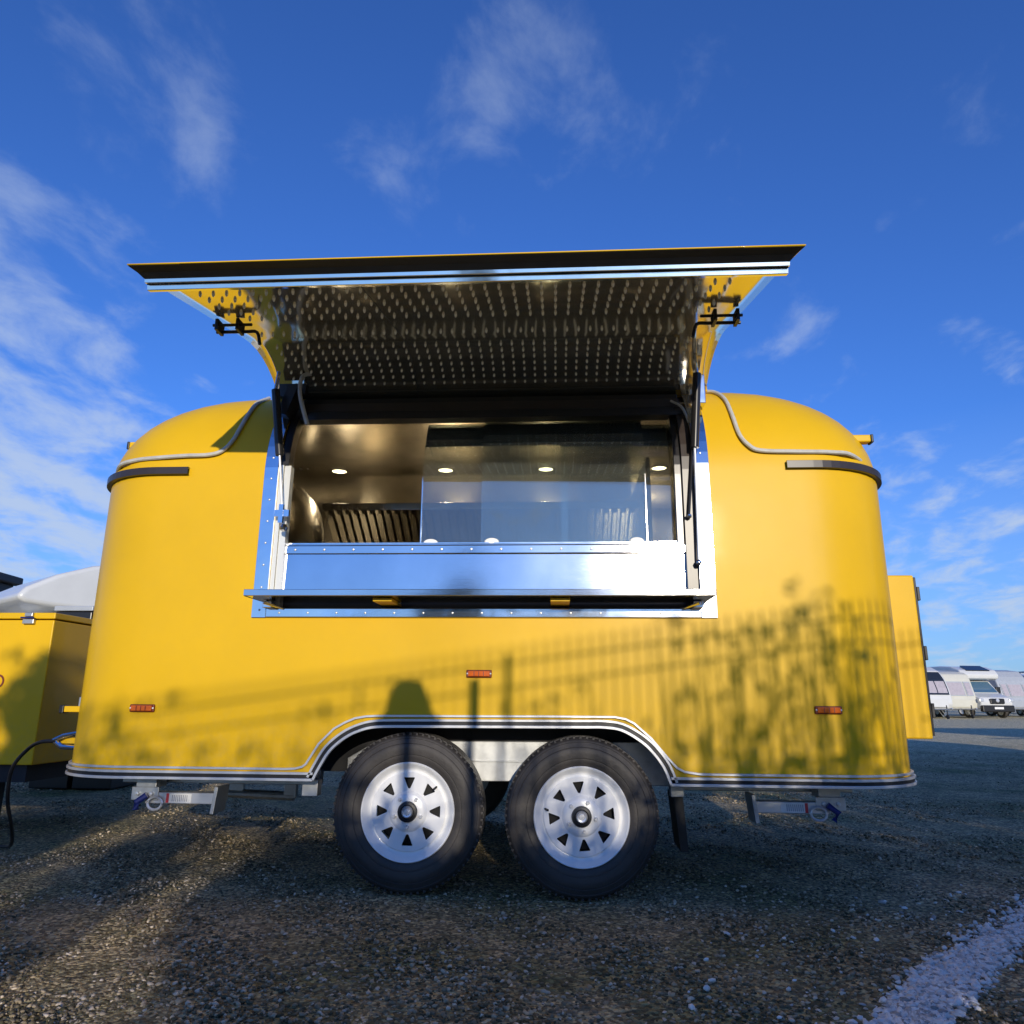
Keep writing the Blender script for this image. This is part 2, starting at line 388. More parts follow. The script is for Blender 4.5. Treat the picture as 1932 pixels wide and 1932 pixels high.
def shell(off, z0, arch, hole=True):
    base = sorted(set([round(v, 4) for v in list(np.arange(-1.45, 1.46, .06))+list(np.arange(-.72, .87, .02))+[-1.49, 1.49, -.985, 1.03, *HOLE, -.66, .805]]))
    FX0 = A_-RC
    def cols(inset):
        fx = A_-inset-RC; fy = HW-inset-RC; r = RC+off; o = []
        for b in base:
            hx = max(fx, 1.28-0) if fx < 1.28 else fx
            if abs(b) <= 1.05: x = b
            else: x = math.copysign(1.05+(abs(b)-1.05)*(hx-1.05)/(FX0-1.05), b)
            if fx < 1.28: x *= fx/1.28
            o.append((x, -fy-r, b))
        for k in range(1, 11): a = pi/2*k/11; o.append((fx+r*sin(a), -fy-r*cos(a), 9))
        for k in range(9): o.append((fx+r, -fy+2*fy*k/8, 9))
        for k in range(1, 11): a = pi/2*k/11; o.append((fx+r*cos(a), fy+r*sin(a), 9))
        for k in range(15): o.append((fx-2*fx*k/14, fy+r, 9))
        for k in range(1, 11): a = pi/2*k/11; o.append((-fx-r*sin(a), fy+r*cos(a), 9))
        for k in range(9): o.append((-fx-r, fy-2*fy*k/8, 9))
        for k in range(1, 11): a = pi/2*k/11; o.append((-fx-r*cos(a), -fy-r*sin(a), 9))
        return o
    rows = []; zs = []
    c0 = cols(0)
    lo = [(zbot(b)+.0 if (arch and b != 9) else z0) for _, _, b in c0]
    for t in (0, .15, .35, .6, .8): rows.append([(x, y, l+(.80-l)*t) for (x, y, b), l in zip(c0, lo)]); zs.append(('z', lo[0]+(.8-lo[0])*t))
    for z in (.80, .95, ZH, 1.3, 1.45, 1.6, Z1): rows.append([(x, y, z) for x, y, b in c0]); zs.append(('z', z))
    for k in list(range(1, 9)): a = PH*k/8; rows.append([(x, y, Z1+(RR+off)*sin(a)) for x, y, b in cols(RR*(1-cos(a)) - off*(cos(a)-1)*1.0)]); zs.append(('a', a))
    for k in range(1, 7): a = PH+(pi/2-PH)*k/6; rows.append([(x, y, Z1+(RR+off)*sin(a)) for x, y, b in cols(RR*(1-cos(a)) - off*(cos(a)-1))]); zs.append(('a', a))
    m = MB(); nC = len(c0)
    m.v = [(CX+x, CY+y, z) for r in rows for x, y, z in r]
    for i in range(len(rows)-1):
        inr = (zs[i][0] == 'z' and zs[i][1] >= ZH-1e-6) or (zs[i][0] == 'a' and zs[i][1] < PH-1e-6)
        for k in range(nC):
            k2 = (k+1) % nC
            if hole and inr and k2 and c0[k][2] != 9 and c0[k2][2] != 9 and c0[k][2] >= HOLE[0]-1e-6 and c0[k2][2] <= HOLE[1]+1e-6: continue
            m.f.append((i*nC+k, i*nC+k2, (i+1)*nC+k2, (i+1)*nC+k))
    m.f.append(tuple((len(rows)-1)*nC+k for k in range(nC)))
    if not arch: m.f.append(tuple(range(nC-1, -1, -1)))
    return m
TO('body_shell', shell(0, ZB, True), m_yellow, smooth=True)
TO('interior_lining', shell(-.045, .72, False), m_inner, smooth=True)
def wallpt(s, v, off):   # v: z below Z1, else arc length above
    if v <= Z1: x, y = perim(s, off); return (x, y, v)
    a = (v-Z1)/RR; ins = RR*(1-cos(a))
    return (CX+s, CY-HW+ins-off*cos(a), Z1+(RR)*sin(a)+off*sin(a))
VT = Z1+RR*PH
# seams where the panels meet
for s0 in (-1.33, 1.38):
    vs = [.47+(VT+.5-.47)*k/24 for k in range(25)]
# hatch frame of bright aluminium
def strip(s0, s1, v0, v1, off, th, n=22):
    m = MB(); vs = [v0+(v1-v0)*k/n for k in range(n+1)]
    ring = [[wallpt(s0, v, 0.001), wallpt(s0, v, off), wallpt(s1, v, off), wallpt(s1, v, 0.001)] for v in vs]
    return m.grid(ring)
TO('window_frame', strip(-.985, -.921, 1.098, VT, .012, .01), m_frame, bev=.002)
TO('window_frame', strip(.962, 1.03, 1.098, VT, .012, .01), m_frame, bev=.002)
mb = MB().box((CX-.9205, 3.186, 1.098), (CX+.962, 3.199, 1.137)); TO('window_frame', mb, m_frame, bev=.003)
for sx in ([-.95, .995]):
    for k in range(12):
        v = 1.13+k*.1
        if v < VT:
            p = wallpt(sx, v, .013); TO('rivet', MB().lathe([(0, -.003), (.0035, -.002), (.005, 0)], p, 'Y', 8), m_trim, smooth=True)
for k in range(15): TO('rivet', MB().lathe([(0, -.003), (.0035, -.002), (.005, 0)], (CX-.86+k*.127, 3.185, 1.117), 'Y', 8), m_trim, smooth=True)
# jamb tracks inside the opening
def jamb(sa, sb, v0, v1, d0, d1):
    ring = []
    for k in range(19):
        v = v0+(v1-v0)*k/18
        ring.append([wallpt(sa, v, d0), wallpt(sb, v, d0), wallpt(sb, v, d1), wallpt(sa, v, d1), wallpt(sa, v, d0)])
    return MB().grid(ring)
TO('jamb_track', jamb(-.920, -.901, 1.14, 1.80, -.002, -.05), m_track)
TO('jamb_track', jamb(-.899, -.870, 1.14, 1.80, -.010, -.05), m_track)
TO('jamb_seal', jamb(-.915, -.880, 1.80, VT, -.002, -.06), m_black)
TO('jamb_seal', jamb(.915, .962, 1.14, VT, -.006, -.06), m_bstrip)
TO('jamb_track', jamb(.885, .915, 1.42, VT, -.03, -.07), m_bgloss)
# hinge beams under the lid
yb, zb_ = 3.41, 2.19
for i, (y0, z0, h, mm) in enumerate(((3.385, 2.165, .035, m_bgloss), (3.345, 2.115, .045, m_bstrip), (3.325, 2.075, .034, m_bgloss))):
    TO('hinge_beam', MB().box((CX-.90, y0, z0), (CX+.94, y0+.05, z0+h)), mm, bev=.004)
TO('hinge_rail', MB().box((CX-1.02, 3.40, 2.205), (CX+1.06, 3.43, 2.222)), m_bgloss, bev=.003)

# --- raised hatch lid
def lidprof(A, L, off=0, ext=0, n=8, P0=(3.41, 2.20)):
    pts = []
    for k in range(n):
        a = PH*(1-k/(n-1)); r = RR+off
        pts.append((-r*cos(a)+RR*cos(PH), r*sin(a)-RR*sin(PH)))
    y, z = pts[-1]
    for k in range(1, 7): pts.append((y, z-(L+ext)*k/6))
    c, s = cos(R(-A)), sin(R(-A))
    return [(P0[0]+c*y-s*z, P0[1]+s*y+c*z) for y, z in pts]
XL, XR = -1.375, .735
def lidpt(u, w_, off=0, ext=0, xo=0):   # u 0..1 across, w_ index along profile
    A = 77+(76-77)*u; L = .80+(.87-.80)*u
    pr = lidprof(A, L, off, ext); i = min(int(w_), len(pr)-2); f = w_-i
    y = pr[i][0]*(1-f)+pr[i+1][0]*f; z = pr[i][1]*(1-f)+pr[i+1][1]*f
    xo *= max(0, (w_-10.5)/2.5)**2
    return (XL-xo+(XR-XL+2*xo)*u, y, z)
NP = 13
LID = TO('hatch_lid', MB().grid([[lidpt(u, k, .029, .051, .034) for k in range(NP+1)] for u in np.linspace(0, 1, 13)]), m_yellow, smooth=True, solid=.004)
def lidch(name, mb, m, **k):
    o = obj(name, mb, m, None, **k); o.parent = LID; o.matrix_parent_inverse = Matrix.Translation((-CX, -CY, 0)); return o
# matrix_parent_inverse of a grandchild: parent world = identity after its own inverse
def lidch(name, mb, m, **k):
    o = obj(name, mb, m, None, **k); o.parent = LID; return o
lidch('lid_lining', MB().grid([[lidpt(u, k, 0, -.004, 0) for k in range(NP+1)] for u in np.linspace(0, 1, 41)]), m_mirror, smooth=True, solid=.002)
# side edges of the lid
for u in (0, 1):
    a = [lidpt(u, k, .002, 0, .001) for k in range(NP+1)]; b = [lidpt(u, k, .027, .046, .032) for k in range(NP+1)]
    lidch('lid_side_edge', MB().grid([a, b]), m_yellow if u else m_yellow, smooth=True, solid=.002)
# front channel: dark flange from inner edge to outer skin, bright double rail on the lining
US = np.linspace(0, 1, 9)
lidch('edge_flange', MB().grid([[lidpt(u, NP, -.004, .006, .0) for u in US], [lidpt(u, NP, .012, .022, .014) for u in US], [lidpt(u, NP, .026, .048, .032) for u in US]]), m_black, solid=.003)
def rail(e0, e1, o0, o1):
    return MB().grid([[lidpt(u, NP, o0, e0, 0) for u in US], [lidpt(u, NP, o1, e0, 0) for u in US], [lidpt(u, NP, o1, e1, 0) for u in US], [lidpt(u, NP, o0, e1, 0) for u in US]])
lidch('edge_rail', rail(-.034, -.012, -.001, -.038), m_frame, bev=.002)
lidch('edge_rail', rail(-.009, .005, -.001, -.018), m_frame, bev=.001)
lidch('edge_gasket', rail(-.0115, -.0095, -.001, -.020), m_black)
# rows of dimples on the lining
b_ = bmesh.new(); bmesh.ops.create_icosphere(b_, subdivisions=2, radius=1); b_.verts.ensure_lookup_table()
SV = [v.co.copy() for v in b_.verts]; SF = [[v.index for v in f.verts] for f in b_.faces]; b_.free()
mb = MB()
rowsw = [11.68, 11.15, 10.55, 9.92, 9.29, 7.48, 5.37, 4.53, 3.80, 3.13, 2.53, 1.94, 1.40]
for ri, w_ in enumerate(rowsw):
    nC = 39
    for c in range(nC):
        u = .05+.885*c/(nC-1)
        p = Vector(lidpt(u, w_, 0)); q = Vector(lidpt(u, w_+.02, 0)); nrm = (q-p).cross(Vector((1, 0, 0))).normalized()
        if nrm.z > 0 and nrm.y > 0: nrm = -nrm
        if nrm.z > 0: nrm = -nrm
        rot = nrm.to_track_quat('Z', 'Y').to_matrix()
        mb.add([p+rot @ Vector((v.x*.0060, v.y*.0060, v.z*.0140)) for v in SV], SF)
st = lidch('studs', mb, m_brass, smooth=True); st['kind'] = 'stuff'; st['label'] = 'rows of small domed metal studs on the polished lid lining'
for u in (.335, ):
    lidch('lining_seam', MB().grid([[lidpt(u-.0007, k, -.0025) for k in range(NP+1)], [lidpt(u+.0007, k, -.0025) for k in range(NP+1)]]), m_black)
# bolt latches
for u, sg in ((.012, 1), (.985, -1)):
    L0 = Vector(lidpt(u, 9.2, -.012)); x = L0.x
    m1 = MB()
    for dx in (0, .085): m1.box((x+sg*dx-.006, L0.y-.03, L0.z-.045), (x+sg*dx+.006, L0.y+.03, L0.z+.002))
    m1.tube([(x-sg*.02, L0.y-.015, L0.z-.02), (x+sg*.14, L0.y-.015, L0.z-.02)], .006, 8)
    m1.tube(crv([(x-sg*.02, L0.y+.02, L0.z-.032), (x+sg*.10, L0.y+.02, L0.z-.032), (x+sg*.148, L0.y+.02, L0.z-.036), (x+sg*.165, L0.y+.02, L0.z-.09)], 4), .007, 8)
    lidch('bolt_latch', m1, m_black)
# gas struts
def strut(x0, top, mid, bot):
    t = TO('gas_strut', MB().tube([mid, top], .019, 12), m_bgloss, smooth=True)
    for nm, a, b, r, mm in (('rod', mid, bot, .0055, m_trim), ('rod_eye', top, (top[0], top[1]+.02, top[2]+.10), .009, m_frame)):
        o = obj(nm, MB().tube([a, b], r, 8), mm, None, smooth=True); o.parent = t
    o = obj('ball_joint', MB().lathe([(0, -.014), (.012, -.008), (.014, 0), (.012, .008), (0, .014)], bot, 'X', 10), m_frame, smooth=True); o.parent = t
    return t
strut(0, (-1.297, 3.15, 2.15), (-1.25, 3.15, 1.83), (-1.222, 3.17, 1.562))
strut(0, (.650, 3.16, 2.20), (.622, 3.165, 1.848), (.614, 3.17, 1.332))
TO('stay_rod', MB().tube([(.655, 3.19, 2.23), (.585, 3.185, 1.545)], .006, 8), m_bgloss)
TO('stay_rod', MB().lathe([(0, -.012), (.011, -.006), (.012, 0), (.011, .006), (0, .012)], (.585, 3.185, 1.54), 'Z', 10), m_frame)
m1 = MB().box((-1.255, 3.16, 1.545), (-1.19, 3.175, 1.575)).box((-1.235, 3.155, 1.515), (-1.215, 3.17, 1.60)); m1.lathe([(0, -.02), (.016, -.012), (.02, 0), (.012, .014), (0, .018)], (-1.205, 3.155, 1.492), 'Z', 12)
TO('strut_bracket', m1, m_frame, smooth=True)
TO('hinge_bracket', MB().box((.60, 3.36, 2.12), (.69, 3.38, 2.145)).box((.64, 3.33, 2.17), (.70, 3.40, 2.20)), m_frame, bev=.003)
TO('strut_mount', MB().box((-1.33, 3.27, 2.17), (-1.20, 3.31, 2.235)).box((-1.28, 3.2, 2.05), (-1.235, 3.3, 2.2), Matrix.Rotation(R(18), 3, 'Y')), m_black)
TO('strut_mount', MB().box((.665, 3.24, 2.09), (.70, 3.30, 2.235)), m_frame, bev=.004)
TO('cable', MB().tube(crv([(-1.16, 3.30, 2.30), (-1.205, 3.24, 2.26), (-1.20, 3.20, 2.16), (-1.165, 3.18, 2.05), (-1.14, 3.17, 1.985)]), .010, 8), m_cable, smooth=True)
TO('cable', MB().tube(crv([(.555, 3.33, 2.14), (.60, 3.28, 2.08), (.63, 3.26, 1.95), (.635, 3.25, 1.80)]), .006, 8), m_cable, smooth=True)

# --- counter panel, sill, shelf
rotp = Matrix.Rotation(R(.3), 3, 'Z') @ Matrix.Rotation(R(-1.4), 3, 'X')
PN = TO('counter_panel', MB().box((-1.232, 3.236, 1.19), (.592, 3.246, 1.385), rotp), m_brush)
TO('counter_flange', MB().box((-1.238, 3.226, 1.386), (.598, 3.246, 1.424)), m_brush, bev=.003)
TO('counter_top', MB().box((-1.24, 3.236, 1.426), (.60, 3.75, 1.434)), m_brush, bev=.002)
TO('panel_end_post', MB().box((-1.262, 3.222, 1.15), (-1.236, 3.25, 1.424)), m_frame, bev=.006)
TO('panel_end_post', MB().box((.596, 3.222, 1.15), (.612, 3.25, 1.424)), m_frame, bev=.004)
for k in range(14): TO('rivet', MB().lathe([(0, -.004), (.004, -.003), (.006, 0)], (-1.17+k*.133, 3.225, 1.405), 'Y', 8), m_trim, smooth=True)
SH = TO('serving_shelf', MB().box((-1.29, 3.00, 1.166), (.642, 3.235, 1.176)).box((-1.29, 2.994, 1.166), (.642, 3.0, 1.193)), m_brush, bev=.002)
TO('shelf_recess', MB().box((-1.26, 3.262, 1.10), (.61, 3.275, 1.19)), m_bstrip)
for x in (-.72, .02): TO('shelf_bracket', MB().box((x-.04, 3.05, 1.150), (x+.04, 3.25, 1.164)), m_yellow, bev=.002)
for x, s in ((-1.245, 1), (.597, -1)): TO('shelf_hinge', MB().box((x-.02, 3.14, 1.135), (x+.02, 3.20, 1.163)).tube([(x, 3.10, 1.15), (x+s*.06, 3.19, 1.135)], .006, 8), m_frame, bev=.003)
# --- sliding panes following the wall curve
def pane(x0, x1, d):
    vs = [1.436+(Z1+RR*R(40)-1.436)*k/20 for k in range(21)]
    def pt(x, v, dd):
        if v <= Z1: return (x, CY-HW+d+dd, v)
        a = (v-Z1)/RR; r = RR-d-dd; return (x, CY-HW+RR-r*cos(a), Z1+r*sin(a))
    m = MB(); ring = []
    for v in vs: ring.append([pt(x0, v, 0), pt(x1, v, 0), pt(x1, v, .004), pt(x0, v, .004), pt(x0, v, 0)])
    m.grid(ring); n = len(vs)*5
    m.f.append((0, 1, 2, 3)); m.f.append((n-5, n-4, n-3, n-2))
    g_ = TO('glass_pane', m, m_glass, smooth=True)
    return g_
def handle(g_, x, d):
    o = obj('pane_handle', MB().lathe([(0, -.012), (.022, -.010), (.026, 0)], (0, 0, 0), 'Y', 16), m_sticker, smooth=True)
    o.parent = g_; o.location = (x, CY-HW+d, 1.445); o.scale = (1.3, 1, .75); return o
g1 = pane(-.612, .06, .082); handle(g1, -.565, .082)
g2 = pane(-.334, .414, .066); handle(g2, -.285, .066); handle(g2, .365, .066)
g3 = pane(.03, .597, .098)
for g_, x, d in ((g1, -.612, .081), (g2, .412, .065)): o = obj('pane_edge', MB().box((x-.002, CY-HW+d-.001, 1.44), (x+.002, CY-HW+d+.006, 1.76)), m_frame); o.parent = g_
TO('pane_track', MB().box((-1.22, 3.255, 1.4345), (.597, 3.31, 1.442)), m_frame)
TO('pane_track', MB().box((-1.22, 3.29, 2.055), (.60, 3.36, 2.075)), m_bgloss)

# --- interior: ceiling, wall, hood, lights
TO('ceiling_panel', MB().box((CX-1.35, 3.52, 2.236), (CX+1.35, 4.98, 2.246)), m_inner)
TO('back_wall_panel', MB().box((CX-1.6, 5.06, .74), (CX+1.6, 5.07, 2.235)), m_inner)
TO('seam_strip', MB().box((CX-1.5, 5.03, 2.215), (CX+1.5, 5.058, 2.233)), m_bstrip)
HD = TO('range_hood', MB().add([(x, y, z) for x in (-1.40, .55) for y, z in ((4.30, 1.865), (4.30, 1.90), (5.04, 2.02), (5.04, 1.50), (4.86, 1.50))], [(0, 1, 2, 3, 4), (9, 8, 7, 6, 5), (0, 5, 6, 1), (1, 6, 7, 2), (4, 9, 5, 0), (3, 8, 9, 4)]), m_inner, bev=.004)
k_ = 0; x = -1.36
while x < .50:
    a = Vector((x, 4.305, 1.852)); b = Vector((x, 4.80, 1.53))
    d = (b-a); nrm = Vector((0, -d.z, d.y)).normalized()*-1
    mbf = MB(); w2 = .017
    ring = []
    for p in (a, b):
        ring.append([p+Vector((-w2, 0, 0)), p+Vector((-w2*.6, 0, 0))+Vector((0, -.010, -.016)), p+Vector((w2*.6, 0, 0))+Vector((0, -.010, -.016)), p+Vector((w2, 0, 0))])
    mbf.grid(ring); o = obj('baffle', mbf, m_mirror if False else m_inner, solid=.001); o.parent = HD; x += .0505; k_ += 1
TO('hood_lip', MB().box((-1.41, 4.285, 1.86), (.56, 4.299, 1.905)), m_inner, bev=.003)
TO('extraction_duct', MB().tube(crv([(-1.55, 4.2, 1.30), (-1.52, 4.28, 1.6), (-1.60, 4.45, 1.85), (-1.75, 4.6, 2.0)]), .13, 20), m_inner, smooth=True)
TO('side_cabinet', MB().box((-1.95, 3.6, .74), (-1.5, 4.0, 1.52)), m_inner, bev=.01)
TO('wall_shelf', MB().box((-1.2, 4.78, 1.44), (.9, 5.05, 1.46)), m_inner, bev=.004)
TO('stay_panel', MB().box((.50, 3.9, 1.45), (.52, 4.9, 2.05)).box((.30, 4.85, 2.05), (.62, 4.90, 2.07)), m_inner)
for x in (-1.439, -.722, -.056, .683):
    rg = TO('downlight', MB().lathe([(.060, 0), (.062, -.006), (.048, -.008), (.045, -.001)], (x, 4.68, 2.2355), 'Z', 24), m_frame, smooth=True)
    o = obj('lamp_disc', MB().lathe([(0, -.0035), (.046, -.0035)], (x, 4.68, 2.2355), 'Z', 24), m_lamp); o.parent = rg
    ld = bpy.data.lights.new('downlight_lamp', 'SPOT'); ld.energy = 30; ld.color = (1, .82, .55); ld.spot_size = R(125); ld.spot_blend = .6; ld.shadow_soft_size = .04
    lo_ = bpy.data.objects.new('downlight_lamp', ld); COL.objects.link(lo_); lo_.location = (x, 4.68, 2.222); lo_.parent = rg
for x, ds in ((-1.02, .05), (-.70, .02), (-.53, .0), (-.42, .0)):
    TO('roof_clip', MB().box((x-.008, 3.55, 2.19), (x+.008, 3.62, 2.234), Matrix.Rotation(R(20 if ds else 0), 3, 'Z')), m_black)

# --- trim bands
def band(path, w0, w1, off, m, name, inner=.0015):
    """path: list of (s, z); ribbon between perpendicular offsets w0..w1"""
    P = [Vector((a, b, 0)) for a, b in path]; ring = []
    for i, p in enumerate(P):
        t = (P[min(i+1, len(P)-1)]-P[max(i-1, 0)]).normalized(); nn = Vector((-t.y, t.x, 0))
        a = p+nn*w0; b = p+nn*w1; row = []
        for q, o_ in ((a, inner), (a, off), (b, off), (b, inner)):
            x, y = perim(q.x, o_); row.append((x, y, q.y))
        ring.append(row)
    return TO(name, MB().grid(ring), m, smooth=False, bev=.0012)
def seg(s0, s1, n, z=.43): return [(s0+(s1-s0)*k/n, z) for k in range(n+1)]
lowL = seg(-3.2, -.66, 60); lowR = seg(.805, 3.2, 60)
ar = [(v.x, v.y) for v in crv([(a, b, 0) for a, b in LOW[1:-1]], 4)]
for path in (lowL, ar, lowR):
    band(path, -.006, .005, .020, m_trim, 'trim_rail')
    band(path, .005, .019, .013, m_black, 'trim_insert')
    band(path, .019, .029, .019, m_trim, 'trim_rail')
UP = seg(-3.2, -.78, 56, .468)+[(-.74, .470), (-.708, .478), (-.692, .49), (-.644, .57), (-.584, .631), (-.54, .656), (-.497, .674), (-.45, .682), (-.407, .684), (-.27, .685), (.0, .686), (.3, .688), (.586, .688), (.63, .680), (.663, .664), (.73, .606), (.796, .528), (.83, .492), (.86, .477), (.92, .469)]+seg(.98, 3.2, 54, .468)
band(UP, -.002, .007, .013, m_trim, 'trim_bead')
# black gutter strips
for a, b in ((-2.5, -1.343), (1.368, 2.5)):
    band(seg(a, b, 30, 1.772), -.017, .017, .022, m_bstrip, 'gutter_strip')
# conduit over the roof corners
endL = [perim(-s, .012) for s in (2.05, 2.25, 2.6, 3.0)]
cl_ = [(-1.473, 3.505, 2.262), (-1.482, 3.384, 2.184), (-1.482, 3.304, 2.098), (-1.489, 3.247, 2.008), (-1.506, 3.215, 1.93), (-1.544, 3.2, 1.873), (-1.603, 3.194, 1.851), (-1.716, 3.193, 1.847), (-1.842, 3.196, 1.840), (-1.97, 3.222, 1.837), (-2.078, 3.276, 1.825)]
cl2 = cl_+[(perim(-s, .010, .01)[0], perim(-s, .010, .01)[1], 1.81) for s in (2.02, 2.12, 2.3, 2.7)]
TO('conduit', MB().tube(crv(cl2, 5), .0095, 8), m_cable, smooth=True)
cr_ = [(.70, 3.50, 2.262), (.751, 3.485, 2.252), (.793, 3.442, 2.227), (.814, 3.348, 2.150), (.821, 3.261, 2.034), (.834, 3.214, 1.926), (.867, 3.196, 1.868), (.917, 3.193, 1.841), (1.067, 3.193, 1.834), (1.231, 3.203, 1.832), (1.336, 3.243, 1.827)]
cr2 = cr_+[(perim(s, .010, .01)[0], perim(s, .010, .01)[1], 1.805) for s in (1.98, 2.1, 2.3, 2.7)]
TO('conduit', MB().tube(crv(cr2, 5), .0095, 8), m_cable, smooth=True)
TO('junction_box', MB().box((.685, 3.40, 2.215), (.745, 3.48, 2.285)), m_yellow, bev=.006)
# side marker lights
for x, z in ((-1.771, .710), (-.324, .862), (1.106, .725)):
    o = TO('side_marker_light', MB().box((x-.054, 3.188, z-.016), (x+.054, 3.1995, z+.016)), m_ambrim, bev=.004)
    q = obj('lens', MB().box((x-.046, 3.181, z-.011), (x+.046, 3.1875, z+.011)), m_amber, bev=.003); q.parent = o
    for d in (-.049, .049):
        q = obj('screw', MB().lathe([(0, -.003), (.0035, -.002), (.0045, 0)], (x+d, 3.1875, z), 'Y', 8), m_trim); q.parent = o
    for d in (-.02, 0, .02):
        q = obj('lens_rib', MB().box((x+d-.0015, 3.1795, z-.0095), (x+d+.0015, 3.1808, z+.0095)), m_ambrim); q.parent = o
# clearance lights on stalks at the upper ends
for sg, x, y, z in ((-1, -2.075, 3.42, 1.975), (1, 1.445, 3.42, 1.965)):
    o = TO('clearance_light', MB().box((x-.045, y-.025, z-.018), (x+.045, y+.025, z+.018)), m_yellow, bev=.006)
    q = obj('lens', MB().box((x+sg*.046, y-.024, z-.02), (x+sg*.058, y+.024, z+.02)), m_black, bev=.003); q.parent = o
# end fittings at left
for z, m_ in ((.697, m_black), (.551, m_frame)):
    o = TO('hinge_tab', MB().box((-2.375, 3.58, z-.014), (-2.20, 3.62, z+.014)), m_yellow, bev=.003)
    q = obj('tab_cap', MB().box((-2.398, 3.576, z-.02), (-2.376, 3.624, z+.018)), m_black, bev=.004); q.parent = o
TO('plug_connector', MB().tube([(-2.385, 3.555, .552), (-2.34, 3.555, .575), (-2.25, 3.56, .592)], .011, 8).tube([(-2.385, 3.555, .552), (-2.345, 3.555, .525), (-2.25, 3.56, .518)], .011, 8), m_frame, smooth=True)
TO('lamp_bracket', MB().box((-2.36, 3.66, .70), (-2.25, 3.70, .755)).box((-2.32, 3.66, .60), (-2.29, 3.70, .70)), m_galv, bev=.006)
# end box at the right
EB = TO('end_locker', MB().box((1.50, 3.90, .585), (1.842, 4.95, 1.395)), m_yellow, bev=.008)
q = obj('locker_trim', MB().box((1.8425, 3.91, .60), (1.856, 4.94, 1.385)), m_bgloss, bev=.003); q.parent = EB
for z in (1.30, 1.0, .72): q = obj('hinge', MB().box((1.853, 3.905, z-.035), (1.868, 3.94, z+.035)), m_black, bev=.003); q.parent = EB
# chassis
TO('floor_pan', MB().box((CX-1.84, 3.50, .455), (CX+1.84, 5.15, .70)), m_dark)
wl = MB()
wl.box((-1.06, 3.205, .705), (.52, 3.50, .712)); wl.box((-1.06, 3.46, .44), (.52, 3.4985, .704))
TO('wheel_housing', wl, m_dark)
for sx in (-1, 1):
    x0, x1 = (CX-1.55, CX-.72) if sx < 0 else (CX+.87, CX+1.55)
    TO('floor_pan', MB().box((x0, 3.24, .455), (x1, 3.4985, .70)), m_dark)
for y in (3.42, 4.9): 
    for xa_, xb_ in (((-1.6, -.70), (.86, 1.6)) if y < 4 else ((-1.7, 1.7),)): TO('chassis_rail', MB().box((CX+xa_, y, .385), (CX+xb_, y+.05, .450)), m_galv, bev=.003)
TO('suspension_plate', MB().add([(x, y, z) for y in (3.43, 3.45) for x, z in ((-.93, .50), (-.80, .575), (.44, .580), (.56, .50), (.56, .40), (.30, .40), (.069, .413), (-.359, .408), (-.62, .40), (-.93, .40))], [tuple(range(9, -1, -1)), tuple(range(10, 20))]+[(i, (i+1) % 10, 10+(i+1) % 10, 10+i) for i in range(10)]), m_galv, bev=.003)
TO('suspension_plate', MB().box((-.8, 3.418, .492), (.44, 3.429, .498)), m_galv)
TO('step_bracket', MB().box((-1.085, 3.30, .352), (-1.017, 3.36, .42)), m_galv, bev=.003)
TO('step_bracket', MB().box((.475, 3.32, .368), (.53, 3.38, .42)), m_galv, bev=.003)
TO('mud_flap', MB().add([(.492, 3.36, .368), (.53, 3.36, .368), (.545, 3.36, .15), (.512, 3.36, .15), (.50, 3.60, .368), (.538, 3.60, .368), (.553, 3.60, .15), (.52, 3.60, .15)], [(0, 1, 2, 3), (7, 6, 5, 4), (0, 4, 5, 1), (1, 5, 6, 2), (2, 6, 7, 3), (3, 7, 4, 0)]), m_black)
TO('cross_member', MB().tube([(-1.73, 4.0, .278), (-1.35, 4.0, .265)], .022, 12).box((-1.40, 3.98, .262), (-1.34, 4.02, .33)).box((-1.70, 3.985, .275), (-1.62, 4.015, .4)), m_galv)
for x in (-.605, .10): TO('axle', MB().tube([(x, 3.42, .30), (x, 5.0, .30)], .03, 12), m_dark)

